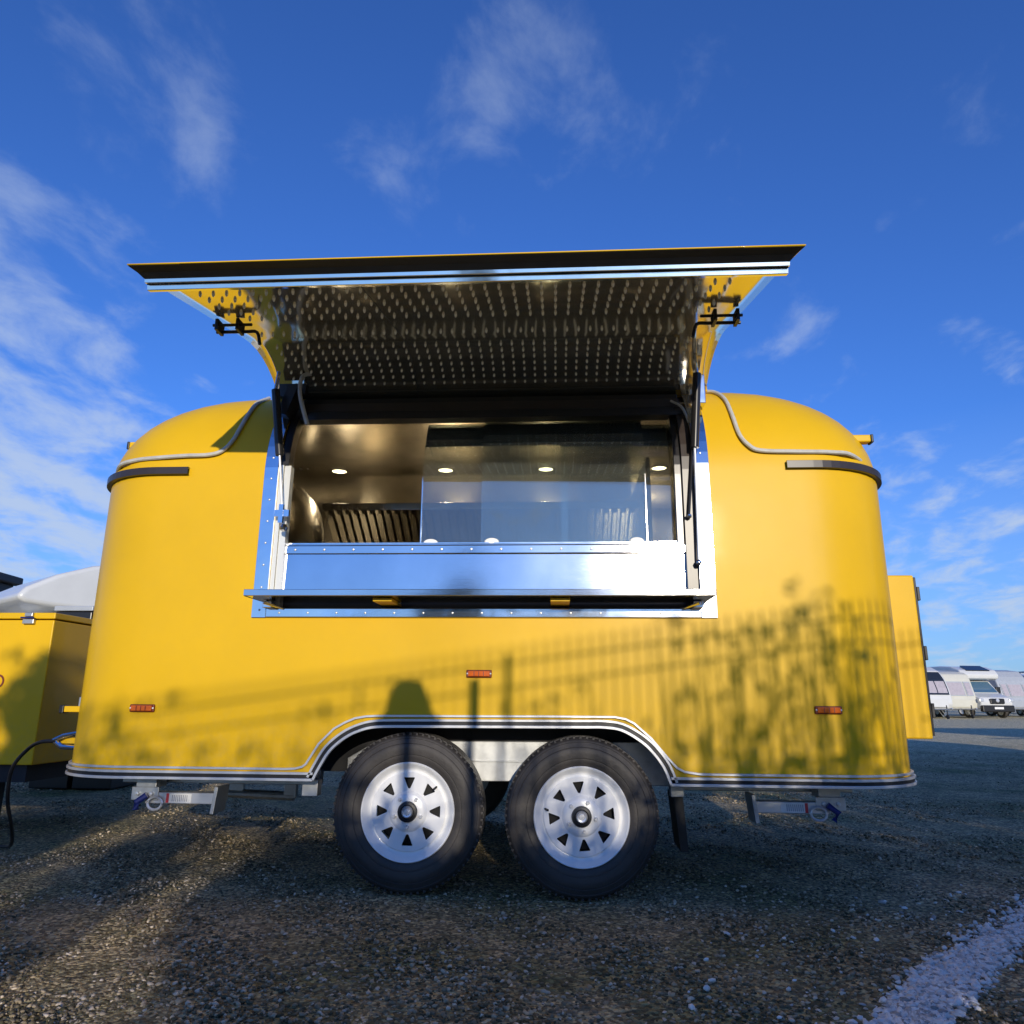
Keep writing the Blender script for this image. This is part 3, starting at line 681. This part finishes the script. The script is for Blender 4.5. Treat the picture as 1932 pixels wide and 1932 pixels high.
# --- wheels
def make_wheel(x, z, y=3.215, sg=1, spin=0):
    t = TO('wheel', MB().lathe([(.035, 0), (.04, -.03)], (x, y+.11, z), 'Y', 12), m_dark)
    def ch(name, mb, m, **k):
        o = obj(name, mb, m, None, **k); o.parent = t; return o
    RT = .312
    pr = [(.188, .150), (.196, .158), (.225, .168), (.262, .172), (.288, .166), (.302, .150), (RT-.004, .135)]
    for i in range(5):   # tread ribs and grooves
        y0 = .130-i*.022; pr += [(RT, y0), (RT, y0-.016), (RT-.008, y0-.017), (RT-.008, y0-.021)]
    pr += [(RT-.003, .022), (.306, .010), (.298, .001), (.296, -.001), (.290, -.003), (.288, -.001), (.270, -.008), (.268, -.006), (.262, -.009), (.245, -.010), (.226, -.007), (.224, -.004), (.216, -.004), (.200, .002), (.192, .008), (.188, .014)]
    ch('tyre', MB().lathe(pr, (x, y, z), 'Y', 96, closed=True), m_tyre, smooth=True)
    # tread lugs round the shoulder
    mb_ = MB()
    for k in range(72):
        a = 2*pi*k/72; c, s = cos(a), sin(a)
        rot = Matrix.Rotation(-a, 3, 'Y')
        mb_.box((x+.298, y+.006, z-.0045), (x+.3118, y+.030, z+.0045), rot, (x, y+.01, z))
    o = ch('tread_blocks', mb_, m_tyre); o['kind'] = 'stuff'
    rim = ch('rim', MB().lathe([(.186, .03), (.193, .010), (.1945, .003), (.191, -.003), (.187, -.001), (.184, .006), (.176, .012), (.172, .022), (.163, .030), (.157, .031), (.155, .026), (.1525, .026), (.151, .034)], (x, y, z), 'Y', 96), m_rim, smooth=True)
    cv = bpy.data.curves.new('disc', 'CURVE'); cv.dimensions = '2D'; cv.fill_mode = 'BOTH'; cv.extrude = .003; cv.bevel_depth = .0015; cv.bevel_resolution = 1
    def spl(pts):
        s = cv.splines.new('POLY'); s.points.add(len(pts)-1); s.use_cyclic_u = True
        for p, q in zip(s.points, pts): p.co = (q[0], q[1], 0, 1)
    spl([(.152*cos(2*pi*k/72), .152*sin(2*pi*k/72)) for k in range(72)])
    spl([(.034*cos(2*pi*k/32), .034*sin(2*pi*k/32)) for k in range(32)])
    for k in range(8):
        a = 2*pi*k/8+spin; tri = []
        cs = [(.128, .115), (.128, -.115), (.091, -.0)]   # radius, half-angle*... corners
        cor = [Vector((.136*cos(a+.19), .136*sin(a+.19))), Vector((.136*cos(a-.19), .136*sin(a-.19))), Vector((.087*cos(a-.06), .087*sin(a-.06))), Vector((.087*cos(a+.06), .087*sin(a+.06)))]
        for i in range(4):   # rounded corners
            p0, p1, p2 = cor[i-1], cor[i], cor[(i+1) % 4]
            d1 = (p0-p1); d2 = (p2-p1); rr_ = min(.006, d1.length*.4, d2.length*.4)
            q1 = p1+d1.normalized()*rr_; q2 = p1+d2.normalized()*rr_
            for tt in (0, .5, 1): tri.append(q1*(1-tt)**2+p1*2*tt*(1-tt)+q2*tt*tt)
        spl(tri)
    tmp = bpy.data.objects.new('tmp', cv); COL.objects.link(tmp); dg = bpy.context.evaluated_depsgraph_get()
    me = bpy.data.meshes.new_from_object(tmp.evaluated_get(dg)); bpy.data.objects.remove(tmp)
    for v in me.vertices:
        X0, Y0, Z0 = v.co; r = math.hypot(X0, Y0)
        v.co = (x+X0, y+.024-Z0, z+Y0)
    me.materials.clear(); dsc = ch('rim_disc', me, m_rim)
    ch('hub_plate', MB().lathe([(.034, .006), (.066, .006), (.072, .010), (.080, .0195)], (x, y, z), 'Y', 48), m_rim, smooth=True)
    ch('brake_drum', MB().lathe([(0, .06), (.13, .06), (.14, .075), (.14, .10)], (x, y, z), 'Y', 32), m_dark)
    ch('hub_seal', MB().lathe([(.024, -.004), (.030, -.012), (.038, -.010), (.041, .0), (.041, .012)], (x, y, z), 'Y', 32), m_black, smooth=True)
    ch('hub_cap', MB().lathe([(0, -.014), (.010, -.014), (.012, -.010), (.019, -.012), (.024, -.006), (.025, .002)], (x, y, z), 'Y', 24), m_trim, smooth=True)
    for k in range(5):
        a = 2*pi*k/5-pi/2+spin*2; px_, pz_ = x+.058*cos(a), z+.058*sin(a)
        ch('wheel_nut', MB().lathe([(0, -.008), (.006, -.008), (.008, -.004), (.009, .010)], (px_, y, pz_), 'Y', 6), m_trim)
    a = R(40) if spin == 0 else R(170)
    ch('valve_stem', MB().tube([(x+.150*cos(a), y+.02, z+.150*sin(a)), (x+.138*cos(a), y-.004, z+.138*sin(a))], .0045, 8), m_black)
    return t
make_wheel(-.611, .308); make_wheel(.100, .300, spin=.09)
def far_wheel(x):
    t = TO('wheel', MB().lathe([(.188, .15), (.26, .17), (.30, .15), (.312, .13), (.312, .03), (.29, 0), (.26, -.01), (.188, .01)], (x, 4.98, .305), 'Y', 48, closed=True), m_tyre, smooth=True)
    q = obj('rim', MB().lathe([(0, .05), (.15, .05), (.188, .01)], (x, 4.98, .305), 'Y', 40), m_rim, smooth=True); q.parent = t
far_wheel(-.611); far_wheel(.10)

# --- folded corner steadies
def steady(xa, xf, sg, name='corner_steady'):
    """xa: hinge end x, xf: foot end x"""
    y = 3.34
    t = TO(name, MB().box((xa-.045, y-.03, .375), (xa+.045, y+.06, .43)).box((xa-.06, y-.034, .325), (xa+.06, y-.026, .380)), m_galv, bev=.003)
    def ch(nm, mb, m, **k): o = obj(nm, mb, m, None, **k); o.parent = t
    lo, hi = sorted((xa, xf))
    ch('arm', MB().box((lo, y-.028, .312), (hi, y+.03, .358)), m_trim, bev=.004)
    ch('foot_plate', MB().box((xf-.008, y-.05, .275), (xf+.008, y+.07, .385), Matrix.Rotation(R(6*sg), 3, 'Y')), m_galv, bev=.002)
    mx = xa+(xf-xa)*.48
    ch('sticker', MB().box((mx-.055, y-.0295, .316), (mx+.055, y-.0285, .354)), m_sticker)
    ch('sticker_stripe', MB().box((mx-sg*.05-.006, y-.0305, .316), (mx-sg*.05+.006, y-.0297, .354)), m_red)
    pr = MB()
    for k in range(9): pr.box((mx-.030+k*.008, y-.0302, .322), (mx-.027+k*.008, y-.0297, .348))
    ch('sticker_print', pr, m_greyprint)
    for dx in (-.03, .03): ch('bolt', MB().lathe([(0, -.01), (.008, -.009), (.010, 0)], (xa+dx, y-.035, .352), 'Y', 6), m_trim)
    c = [(xa+sg*.055+.032*cos(a), y-.045, .315+.026*sin(a)) for a in np.linspace(0, 2*pi, 17)]
    ch('ring_handle', MB().tube(c, .006, 8, cap=False), m_trim, smooth=True)
    ch('strap_handle', MB().tube([(xa+sg*.02, y-.05, .35), (xa-sg*.02, y-.055, .32), (xa-sg*(.02 if sg > 0 else -.0)-.0, y-.055, .290)], .014 if sg > 0 else .013, 8), m_blue, smooth=True)
steady(-1.775, -1.46, 1); steady(1.12, .812, -1)

# ------------------------------------------------------------------ black power cable
o = obj('power_cable', MB().tube(crv([(-2.37, 3.55, .551), (-2.45, 3.56, .545), (-2.53, 3.59, .510), (-2.60, 3.6, .42), (-2.62, 3.63, .28), (-2.63, 3.70, .15), (-2.70, 3.82, .05), (-2.82, 3.93, .012), (-3.1, 4.05, .012)], 8), .009, 10), m_black, smooth=True)
o['label'] = 'black cable looping from the left end of the yellow food trailer to the ground'; o['category'] = 'cable'

# ------------------------------------------------------------------ yellow box on the left
B = thing('storage_box', 'square yellow metal box with a latch behind the left end of the food trailer', 'metal box', (-3.7, 4.5, 0))
def BO(n_, mb, m, par=None, **k):
    o = obj(n_, mb, m, None, **k); o.parent = par or B
    if par is None: o.matrix_parent_inverse = Matrix.Translation((3.7, -4.5, 0))
    return o
BO('box_body', MB().box((-4.7, 4.0, .40), (-2.785, 5.3, 1.168)), m_yellow, bev=.006)
BO('box_lid', MB().box((-4.71, 3.992, 1.174), (-2.778, 5.308, 1.208)), m_yellow, bev=.005)
BO('base_frame', MB().box((-4.65, 4.03, .31), (-2.83, 5.25, .399)), m_dark)
for x in (-4.5, -3.35):
    BO('leg', MB().box((x-.03, 4.5, 0), (x+.03, 4.56, .31)), m_dark)
lt = BO('latch', MB().box((-2.945, 3.975, 1.185), (-2.90, 3.991, 1.206)).box((-2.955, 3.978, 1.145), (-2.89, 3.999, 1.172)), m_galv, bev=.003)
q = BO('latch_catch', MB().tube([(-2.96, 3.97, 1.178), (-2.885, 3.97, 1.178)], .005, 8), m_blue, lt)
# the ends of vertical lettering that show at the picture's left edge
cu = bpy.data.curves.new('txt', 'FONT'); cu.body = 'O :'; cu.size = .10; cu.extrude = .0008
tmp = bpy.data.objects.new('tmp', cu); COL.objects.link(tmp); dg = bpy.context.evaluated_depsgraph_get()
me = bpy.data.meshes.new_from_object(tmp.evaluated_get(dg)); bpy.data.objects.remove(tmp)
me.transform(Matrix.Translation((-3.085, 3.9975, .875)) @ Matrix.Rotation(R(90), 4, 'X') @ Matrix.Rotation(R(-90), 4, 'Z'))
me.materials.clear(); BO('lettering', me, m_maroon, recalc=False)

# ------------------------------------------------------------------ background vehicles
def extr(prof, x0, x1):
    n = len(prof); vs = [(x0, y, z) for y, z in prof]+[(x1, y, z) for y, z in prof]
    return MB().add(vs, [tuple(range(n)), tuple(range(2*n-1, n-1, -1))]+[(i, n+i, n+(i+1) % n, (i+1) % n) for i in range(n)])
def wheelset(t, xs, ys, r=.32):
    for x in xs:
        for y in ys:
            o = obj('wheel', MB().lathe([(r*.6, .0), (r, .02), (r, .18), (r*.6, .2)], (x-.1, y, r), 'X', 20, closed=True), m_tyre, t)
            obj('rim', MB().lathe([(0, .03), (r*.55, .02), (r*.62, .0)], (x-.1 if x < 0 else x-.1, y, r), 'X', 16), m_rim, o)
def caravan(loc, rz, label, body, modern=True, hgt=2.55, group='white caravans parked in a row'):
    """nose towards -y local"""
    t = thing('caravan', label, 'caravan', loc, group, rz); W = 1.1
    if modern: pr = [(-2.35, .45), (-2.5, .7), (-2.46, 1.05), (-2.36, 1.45), (-2.15, 1.95), (-1.8, 2.35), (-1.35, hgt-.05), (-.6, hgt), (2.6, hgt), (2.85, hgt-.2), (2.9, .5), (2.6, .4)]
    else: pr = [(-2.45, .45), (-2.52, .75), (-2.42, 1.25), (-2.18, 2.0), (-2.05, 2.25), (-1.75, hgt-.12), (-1.0, hgt-.02), (2.2, hgt), (2.5, hgt-.2), (2.6, .5), (2.5, .4)]
    obj('body', extr(pr, -W, W), body, t, bev=.07)
    def lerp(z):
        for (y0, z0), (y1, z1) in zip(pr, pr[1:]):
            if z0 <= z <= z1: return y0+(y1-y0)*(z-z0)/(z1-z0)
        return -2.4
    def sheet(name, x0, x1, z0, z1, off, m, par=None):
        k = 6; rows = [[(x, lerp(z0+(z1-z0)*i/k)-off, z0+(z1-z0)*i/k) for i in range(k+1)] for x in (x0, x1)]
        return obj(name, MB().grid(rows), m, par or t, solid=.02)
    if modern:
        f = sheet('front_window', -.98, .98, 1.15, 2.28, .018, m_win)
        sheet('pane', -.90, -.36, 1.24, 1.82, .036, m_curt, f); sheet('pane', -.30, .30, 1.24, 1.82, .036, m_curt, f); sheet('pane', .36, .90, 1.24, 1.82, .036, m_curt, f)
    else:
        for a, b in ((-.97, -.56), (-.50, .50), (.56, .97)):
            f = sheet('front_window', a, b, 1.12, 1.86, .015, m_grey); sheet('pane', a+.05, b-.05, 1.17, 1.81, .034, m_curt, f)
    for sx in (-1, 1):
        for y0 in (-1.5, .4):
            f = obj('side_window', MB().box((sx*W-.012, y0, 1.25), (sx*W+.012, y0+1.1, 1.85)), m_win, t, bev=.01)
            obj('pane', MB().box((sx*(W+.014)-.004, y0+.08, 1.32), (sx*(W+.014)+.004, y0+1.02, 1.78)), m_curt, f)
    obj('stripe', MB().box((-W-.006, -2.0, .92), (W+.006, 2.4, .97)), m_grey, t)
    dm = MB().tube([(-.6, -2.4, .45), (0, -3.5, .45)], .035, 8).tube([(.6, -2.4, .45), (0, -3.5, .45)], .035, 8).tube([(0, -3.45, .45), (0, -3.65, .5)], .04, 8)
    obj('drawbar', dm, m_galv, t)
    obj('jockey_wheel', MB().tube([(.08, -3.2, .65), (.08, -3.2, .12)], .025, 8).lathe([(.0, -.03), (.1, -.03), (.1, .03), (0, .03)], (.08, -3.2, .1), 'X', 14), m_dark, t)
    for sx in (-.85, .85): obj('corner_steady', MB().tube([(sx, -1.9, .45), (sx+.1, -2.2, .02)], .025, 6), m_galv, t)
    obj('gas_locker', MB().box((-.8, -2.53, .55), (.8, -2.47, .95)), body, t, bev=.02)
    obj('rooflight', MB().box((-.3, -.4, hgt), (.3, .2, hgt+.07)), m_grey, t, bev=.02)
    wheelset(t, (-1.0, 1.1), (.5,), .31)
    return t
def motorhome(loc, rz, label, cabcol, L=6.2, hgt=2.8, group=None, bubble=False):
    t = thing('motorhome', label, 'motorhome', loc, group, rz); W = 1.1
    if bubble: pr = [(-1.9, 2.10), (-2.3, 2.13), (-2.42, 2.22), (-2.30, 2.38), (-1.9, 2.62), (-1.4, 2.82), (-.8, 2.95), (0, 3.0), (L-2.2, 3.0), (L-2.0, 2.8), (L-2.0, .5), (-.6, .5), (-.8, 2.08)]
    else: pr = [(-1.8, 1.98), (-2.05, 2.05), (-2.1, 2.25), (-1.9, 2.5), (-1.3, hgt-.06), (-.4, hgt), (L-2.3, hgt), (L-2.1, hgt-.2), (L-2.1, .5), (-.4, .5), (-.5, 1.95)]
    b = obj('body', extr(pr, -W, W), m_white, t, bev=.28 if bubble else .06, smooth=bubble)
    if bubble: b.modifiers[0].segments = 6
    cab = [(-2.95, .45), (-3.0, .8), (-2.9, 1.05), (-2.2, 1.28), (-1.55, 1.94), (-.45, 1.96), (-.45, .45)]
    if bubble: cab = [(a, b*1.08) for a, b in cab]
    obj('cab', extr(cab, -.92, .92), cabcol, t, bev=.08)
    obj('windscreen', MB().add([(-.80, -2.19, 1.33), (.80, -2.19, 1.33), (.72, -1.66, 1.88), (-.72, -1.66, 1.88)], [(0, 1, 2, 3)]), m_shield, t, solid=.03)
    for sx in (-1, 1):
        x = sx*.93
        obj('side_window', MB().add([(x, -1.95, 1.35), (x, -.75, 1.32), (x, -.75, 1.82), (x, -1.5, 1.84)], [(0, 1, 2, 3)]), m_win, t, solid=.03)
        mr_ = obj('mirror', MB().box((sx*1.02-.02, -1.9, 1.3), (sx*1.24+.02, -1.8, 1.62)) if sx > 0 else MB().box((-1.26, -1.9, 1.3), (-1.0, -1.8, 1.62)), m_black, t, bev=.03)
        obj('headlight', MB().box((sx*.86-.13, -3.0, .82), (sx*.86+.13, -2.86, 1.0)), m_trim, t, bev=.04)
        f = obj('body_window', MB().box((sx*W-.012, .6, 1.3), (sx*W+.012, 1.9, 1.9)), m_win, t, bev=.01)
    gr = obj('grille', MB().box((-.42, -3.06, .72), (.42, -2.96, 1.0)), m_black, t, bev=.05)
    obj('badge', MB().lathe([(0, -.02), (.08, -.018), (.1, 0)], (0, -3.06, .9), 'Y', 14), m_trim, gr)
    bp = obj('bumper', MB().box((-.92, -3.08, .32), (.92, -2.85, .66)), m_black, t, bev=.05)
    obj('number_plate', MB().box((-.26, -3.095, .46), (.26, -3.082, .57)), m_sticker, bp)
    if bubble:
        obj('roof_edge_rail', MB().tube(crv([(W+.01, -.2, 1.2), (W+.01, -.35, 2.0), (W+.01, -.2, 2.7), (W-.02, .1, 2.97)]), .025, 8), m_white, t)
    else:
        obj('luton_window', MB().add([(-.7, -1.96, 2.47), (.7, -1.96, 2.47), (.6, -1.40, 2.73), (-.6, -1.40, 2.73)], [(0, 1, 2, 3)]), m_win, t, solid=.05)
    wheelset(t, (-.92, 1.02), (-2.05, L-3.4), .34)
    return t
G1 = 'white caravans parked in a row'
def place(px, d, y=1352):   # a spot on the yard in the direction of a picture column, at forward distance d
    v = (fw*1400+r2*(px-966)-u2*(y-966)); v = Vector((v.x, v.y, 0)).normalized()
    f2 = Vector((fw.x, fw.y, 0)).normalized()
    return v*(d/(v.dot(f2)))
def face(p, turn=0): return math.atan2(p.y, p.x)-pi/2+R(turn)   # nose towards the camera, then turned
p = place(1700, 40.5); caravan(p, face(p, 38), 'white caravan with black framed front windows, nearest the food trailer on the right', m_white, True, 2.6, G1)
p = place(1750, 42.5); caravan(p, face(p, 38), 'older cream caravan with three separate front panes beside the motorhome', m_cream, False, 2.5, G1)
p = place(1808, 43); motorhome(p, face(p, 38), 'white motorhome with dark bumper and blue windscreen in the row on the right', m_white, 6.2, 2.75)
p = place(1858, 46); caravan(p, face(p, 46), 'pale grey caravan half hidden behind the motorhome on the right', m_grey, False, 2.7, G1)
p = place(1908, 48); caravan(p, face(p, 38), 'white caravan at the right edge of the picture behind the others', m_white, True, 2.55, G1)
p = place(1938, 47); caravan(p, face(p, 38), 'old white caravan with grey framed panes, last of the row at the picture edge', m_white, False, 2.5, G1)
p = place(1948, 60); B2 = thing('box_van', 'pale grey box van roof showing above the caravans on the far right', 'van', p, None, face(p, 25))
obj('cargo_box', MB().box((-1.15, -3, .6), (1.15, 3, 3.1)), m_grey, B2, bev=.05); obj('roof_trim', MB().box((-1.17, -3.02, 3.1), (1.17, 3.02, 3.16)), m_white, B2)
obj('cab', extr([(-4.9, .5), (-4.95, 1.1), (-4.3, 1.4), (-3.8, 2.1), (-3.05, 2.15), (-3.05, .5)], -1, 1), m_white, B2, bev=.05)
obj('roof_rack', MB().tube([(-.7, -2.4, 3.16), (-.7, -2.4, 3.45), (.7, -2.4, 3.45), (.7, -2.4, 3.16)], .05, 6), m_blue, B2)
wheelset(B2, (-.95, 1.05), (-4, 1.5), .36)
# motorhome behind the yellow box
motorhome((-7.5, 13.3, 0), R(-38), 'white motorhome with a large rounded overcab rising behind the yellow metal box', m_white, 6.8, 3.0, None, True)
sh = thing('shed', 'dark flat roofed shed behind the white overcab motorhome at the left edge', 'shed', (-22.6, 22, 0), None, R(8))
obj('wall', MB().box((-6, -3, 0), (3.6, 3, 4.6)), m_shed, sh, bev=.03); obj('roof', MB().box((-6.2, -3.2, 4.605), (3.8, 3.2, 4.9)), m_shed, sh, bev=.05)
obj('door', MB().box((-2, -3.06, 0), (1, -3.005, 3)), m_grey, sh)
pr = thing('pallet_crates', 'dark low cabinets with pale lids standing behind the yellow metal box', 'cabinets', (-4.3, 6.4, 0))
for i, (x, wd, h) in enumerate(((-.16, .34, 1.54), (.22, .34, 1.51))):
    q = obj('cabinet', MB().box((x, 0, 0), (x+wd, .5, h-.05)), m_bgloss, pr, bev=.01); obj('cabinet_lid', MB().box((x-.01, -.01, h-.045), (x+wd+.01, .51, h)), m_white if i == 2 else m_grey, q, bev=.008)

# ------------------------------------------------------------------ what stands behind the camera and throws its shadow forward
def sunpt(xw, zw, dist):     # point that shadows wall point (xw, 3.2, zw) from this horizontal distance
    return Vector((xw+dist*sin(SUN_AZ), 3.2-dist*cos(SUN_AZ), zw+dist*math.tan(SUN_EL)))
FH = 2.2; te = math.tan(SUN_EL)
fl = sunpt(-2.03, .73, (FH-.73)/te); fr_ = sunpt(1.45, 1.21, (FH-1.21)/te)
dirf = (fr_-fl).normalized(); dirf.z = 0
F0 = fl-dirf*3.2; LEN = (fr_-fl).length+3.2+3.6
F0.z = 0
fence = thing('mesh_fence', 'green wire mesh fence panel run standing behind the camera', 'fence', F0)
def fp(t, z, o=0): return dirf*t+Vector((-dirf.y, dirf.x, 0))*o+Vector((0, 0, z))
mb = MB(); t_ = 0
while t_ < LEN: mb.tube([fp(t_, .05), fp(t_, FH)], .0052, 4, cap=False); t_ += .052
o = obj('upright_wires', mb, m_fence, fence); o['kind'] = 'stuff'
for z in (.1, .12, .70, .76, 1.52, 1.58, 2.02, 2.12): obj('cross_wire', MB().tube([fp(0, z, .01), fp(LEN, z, .01)], .0048, 4), m_fence, fence)
t_ = .3
while t_ < LEN: obj('post', MB().tube([fp(t_, 0, .04), fp(t_, FH-.05, .04)], .011, 8), m_fence, fence); t_ += 2.45
# bell-shaped lamp on a pole, form invented to match a shadow on the trailer
lp = sunpt(-.622, 0, 4.6); lt_ = sunpt(-.622, .835, 4.6).z
caster = thing('shadow_post', 'black lamp post with a bell shaped top, added behind the camera to throw its shadow', 'lamp post', (lp.x, lp.y, 0))
obj('pole', MB().tube([(0, 0, 0), (0, 0, lt_-.05)], .024, 10), m_black, caster)
obj('shade', MB().lathe([(.0, 0), (.055, -.012), (.075, -.05), (.095, -.12), (.145, -.18), (.142, -.185), (.09, -.125), (.0, -.1)], (0, 0, lt_), 'Z', 24), m_black, caster)
sp_ = sunpt(-.342, .835, 4.2)
st_ = thing('stake', 'plain timber stake standing beside the lamp post behind the camera', 'stake', (sp_.x, sp_.y, 0)); obj('shaft', MB().box((-.018, -.018, 0), (.018, .018, sp_.z)), m_bark, st_)
# shrubs along the fence
def shrub(name, label, cat, c, rx, ry, z0, z1, nleaf, size, ntw, seed, clump=None, lean=0):
    r_g = np.random.default_rng(seed); t = thing(name, label, cat, c)
    tw = MB(); tips = []
    for i in range(ntw):
        a = r_g.random()*6.28; rr_ = r_g.random()**.5; ex = Vector((rx*rr_*cos(a), ry*rr_*sin(a), z0+(z1-z0)*r_g.random()**.8))
        ex.z = max(ex.z, z0); md = Vector((ex.x*.35+r_g.normal()*.04, ex.y*.35, ex.z*.5)); tw.tube([(0, 0, 0), md, ex], .008, 5, r1=.003)
        tips.append(ex)
        for k in range(2):
            e2 = ex+Vector((r_g.normal()*.12, r_g.normal()*.12, r_g.normal()*.10+.04)); tw.tube([md.lerp(ex, .6), e2], .005, 4, r1=.002); tips.append(e2)
    obj('branches', tw, m_bark, t)
    tips = np.array([tuple(p) for p in tips])
    P = tips[r_g.integers(0, len(tips), nleaf)]+r_g.normal(size=(nleaf, 3))*(clump or .07)
    P[:, 2] = P[:, 2].clip(max(.02, z0-.04), None)
    a = r_g.normal(size=(nleaf, 3)); a /= np.linalg.norm(a, axis=1)[:, None]; b = np.cross(a, r_g.normal(size=(nleaf, 3))); b /= np.linalg.norm(b, axis=1)[:, None]
    s = size*(.6+.8*r_g.random((nleaf, 1)))
    V = np.stack([P-a*s, P-b*s*.5, P+a*s, P+b*s*.5], 1).reshape(-1, 3); F = np.arange(nleaf*4).reshape(-1, 4)
    me = bpy.data.meshes.new('foliage'); me.from_pydata(V.tolist(), [], F.tolist()); me.materials.append(m_leaf)
    o = bpy.data.objects.new('foliage', me); COL.objects.link(o); o.parent = t; o['kind'] = 'stuff'
    return t
def fenceat(xw, off):   # ground point on the fence line whose shadow falls at wall x
    # intersect the vertical sun plane through xw with the fence line
    s = Vector((sin(SUN_AZ), -cos(SUN_AZ), 0)); A0 = Vector((xw, 3.2, 0))
    den = s.x*dirf.y-s.y*dirf.x; d = ((F0.x-A0.x)*dirf.y-(F0.y-A0.y)*dirf.x)/den
    return A0+s*(d+off), d+off
HB = ((-3.1, .35, .8, .4), (-1.95, .20, .9, .16), (-1.05, .0, .4, .25), (-.75, -.12, .4, .35), (-.25, -.12, .4, .4), (.30, -.10, .4, .4), (.82, .20, .4, .35), (1.25, .26, .6, .4), (1.8, .30, .7, .4), (2.6, .7, 1.2, .5), (3.4, .9, 1.5, .5))
for i, (xw, zt, reach, rx) in enumerate(HB):
    p, d = fenceat(xw, .35+.1*(i % 2)); h = zt+d*te
    shrub('clipped_bush', 'leafy bush on bare stems growing along the wire fence behind the camera', 'bush', (p.x, p.y, 0), rx, .25, (d-reach)*te, h, 3600 if rx > .2 else 900, .04, 90, 30+i, .06)['group'] = 'bushes along the wire fence'
p, d = fenceat(-2.66, .5); h = 1.14+d*te  # evergreen added to throw the hump of shade on the storage box
shrub('added_conifer', 'dense rounded evergreen added behind the camera to shade the front of the yellow metal box', 'tree', (p.x, p.y, 0), .075, .12, .3, h-.06, 4200, .04, 120, 77, .035)
# taller thin climbing bush whose twigs dapple the right half of the trailer
for j, (xw, zt, nt, nl, rx, lab) in enumerate(((.62, 1.02, 24, 170, .30, 'bush of bare twigs with few leaves left of the dense one'), (1.02, 1.12, 30, 250, .34, 'tallest twiggy bush in the fence right of the lamp post'), (1.50, .92, 12, 70, .22, 'twiggy bush at the right end of the row'), (.10, .78, 14, 60, .25, 'small twiggy bush in the fence close to the lamp post'))):
    p, d = fenceat(xw, 1.5); h = zt+d*te
    shrub('climbing_shrub', lab+' behind the camera', 'shrub', (p.x, p.y, 0), rx, .2, h-.72, h, nl*2//3, .032, nt, 80+j, .03)
for j, (xw, zt, rx, nl) in enumerate(((-1.80, .54, .2, 80), (-1.35, .50, .2, 70), (-.95, .58, .15, 40))):
    p, d = fenceat(xw, 2.6); h = zt+d*te
    shrub('tall_stem_shrub', 'slender shrub with a few soft leaf clusters on bare stems behind the camera', 'shrub', (p.x, p.y, 0), rx, .15, h-.16, h, nl, .04, 9, 140+j, .05)['group'] = 'slender shrubs behind the fence'
# unseen box trailer and motorhome, added off to the right to shade the yard
bt = thing('shade_trailer', 'low white box trailer added out of view on the right to shade the yard', 'trailer', (14.2, 16.2, 0), None, R(4))
obj('cargo_box', MB().box((-2.9, -.9, .45), (2.9, .9, 1.75)), m_white, bt, bev=.03); wheelset(bt, (-2.0, 2.0), (-.8,), .3)
obj('drawbar', MB().tube([(-2.9, 0, .45), (-4.1, 0, .45)], .04, 8), m_galv, bt)
motorhome((7.6, 4.6, 0), R(88), 'white motorhome added side on out of view on the right to shade the yard', m_white, 6.0, 2.8)
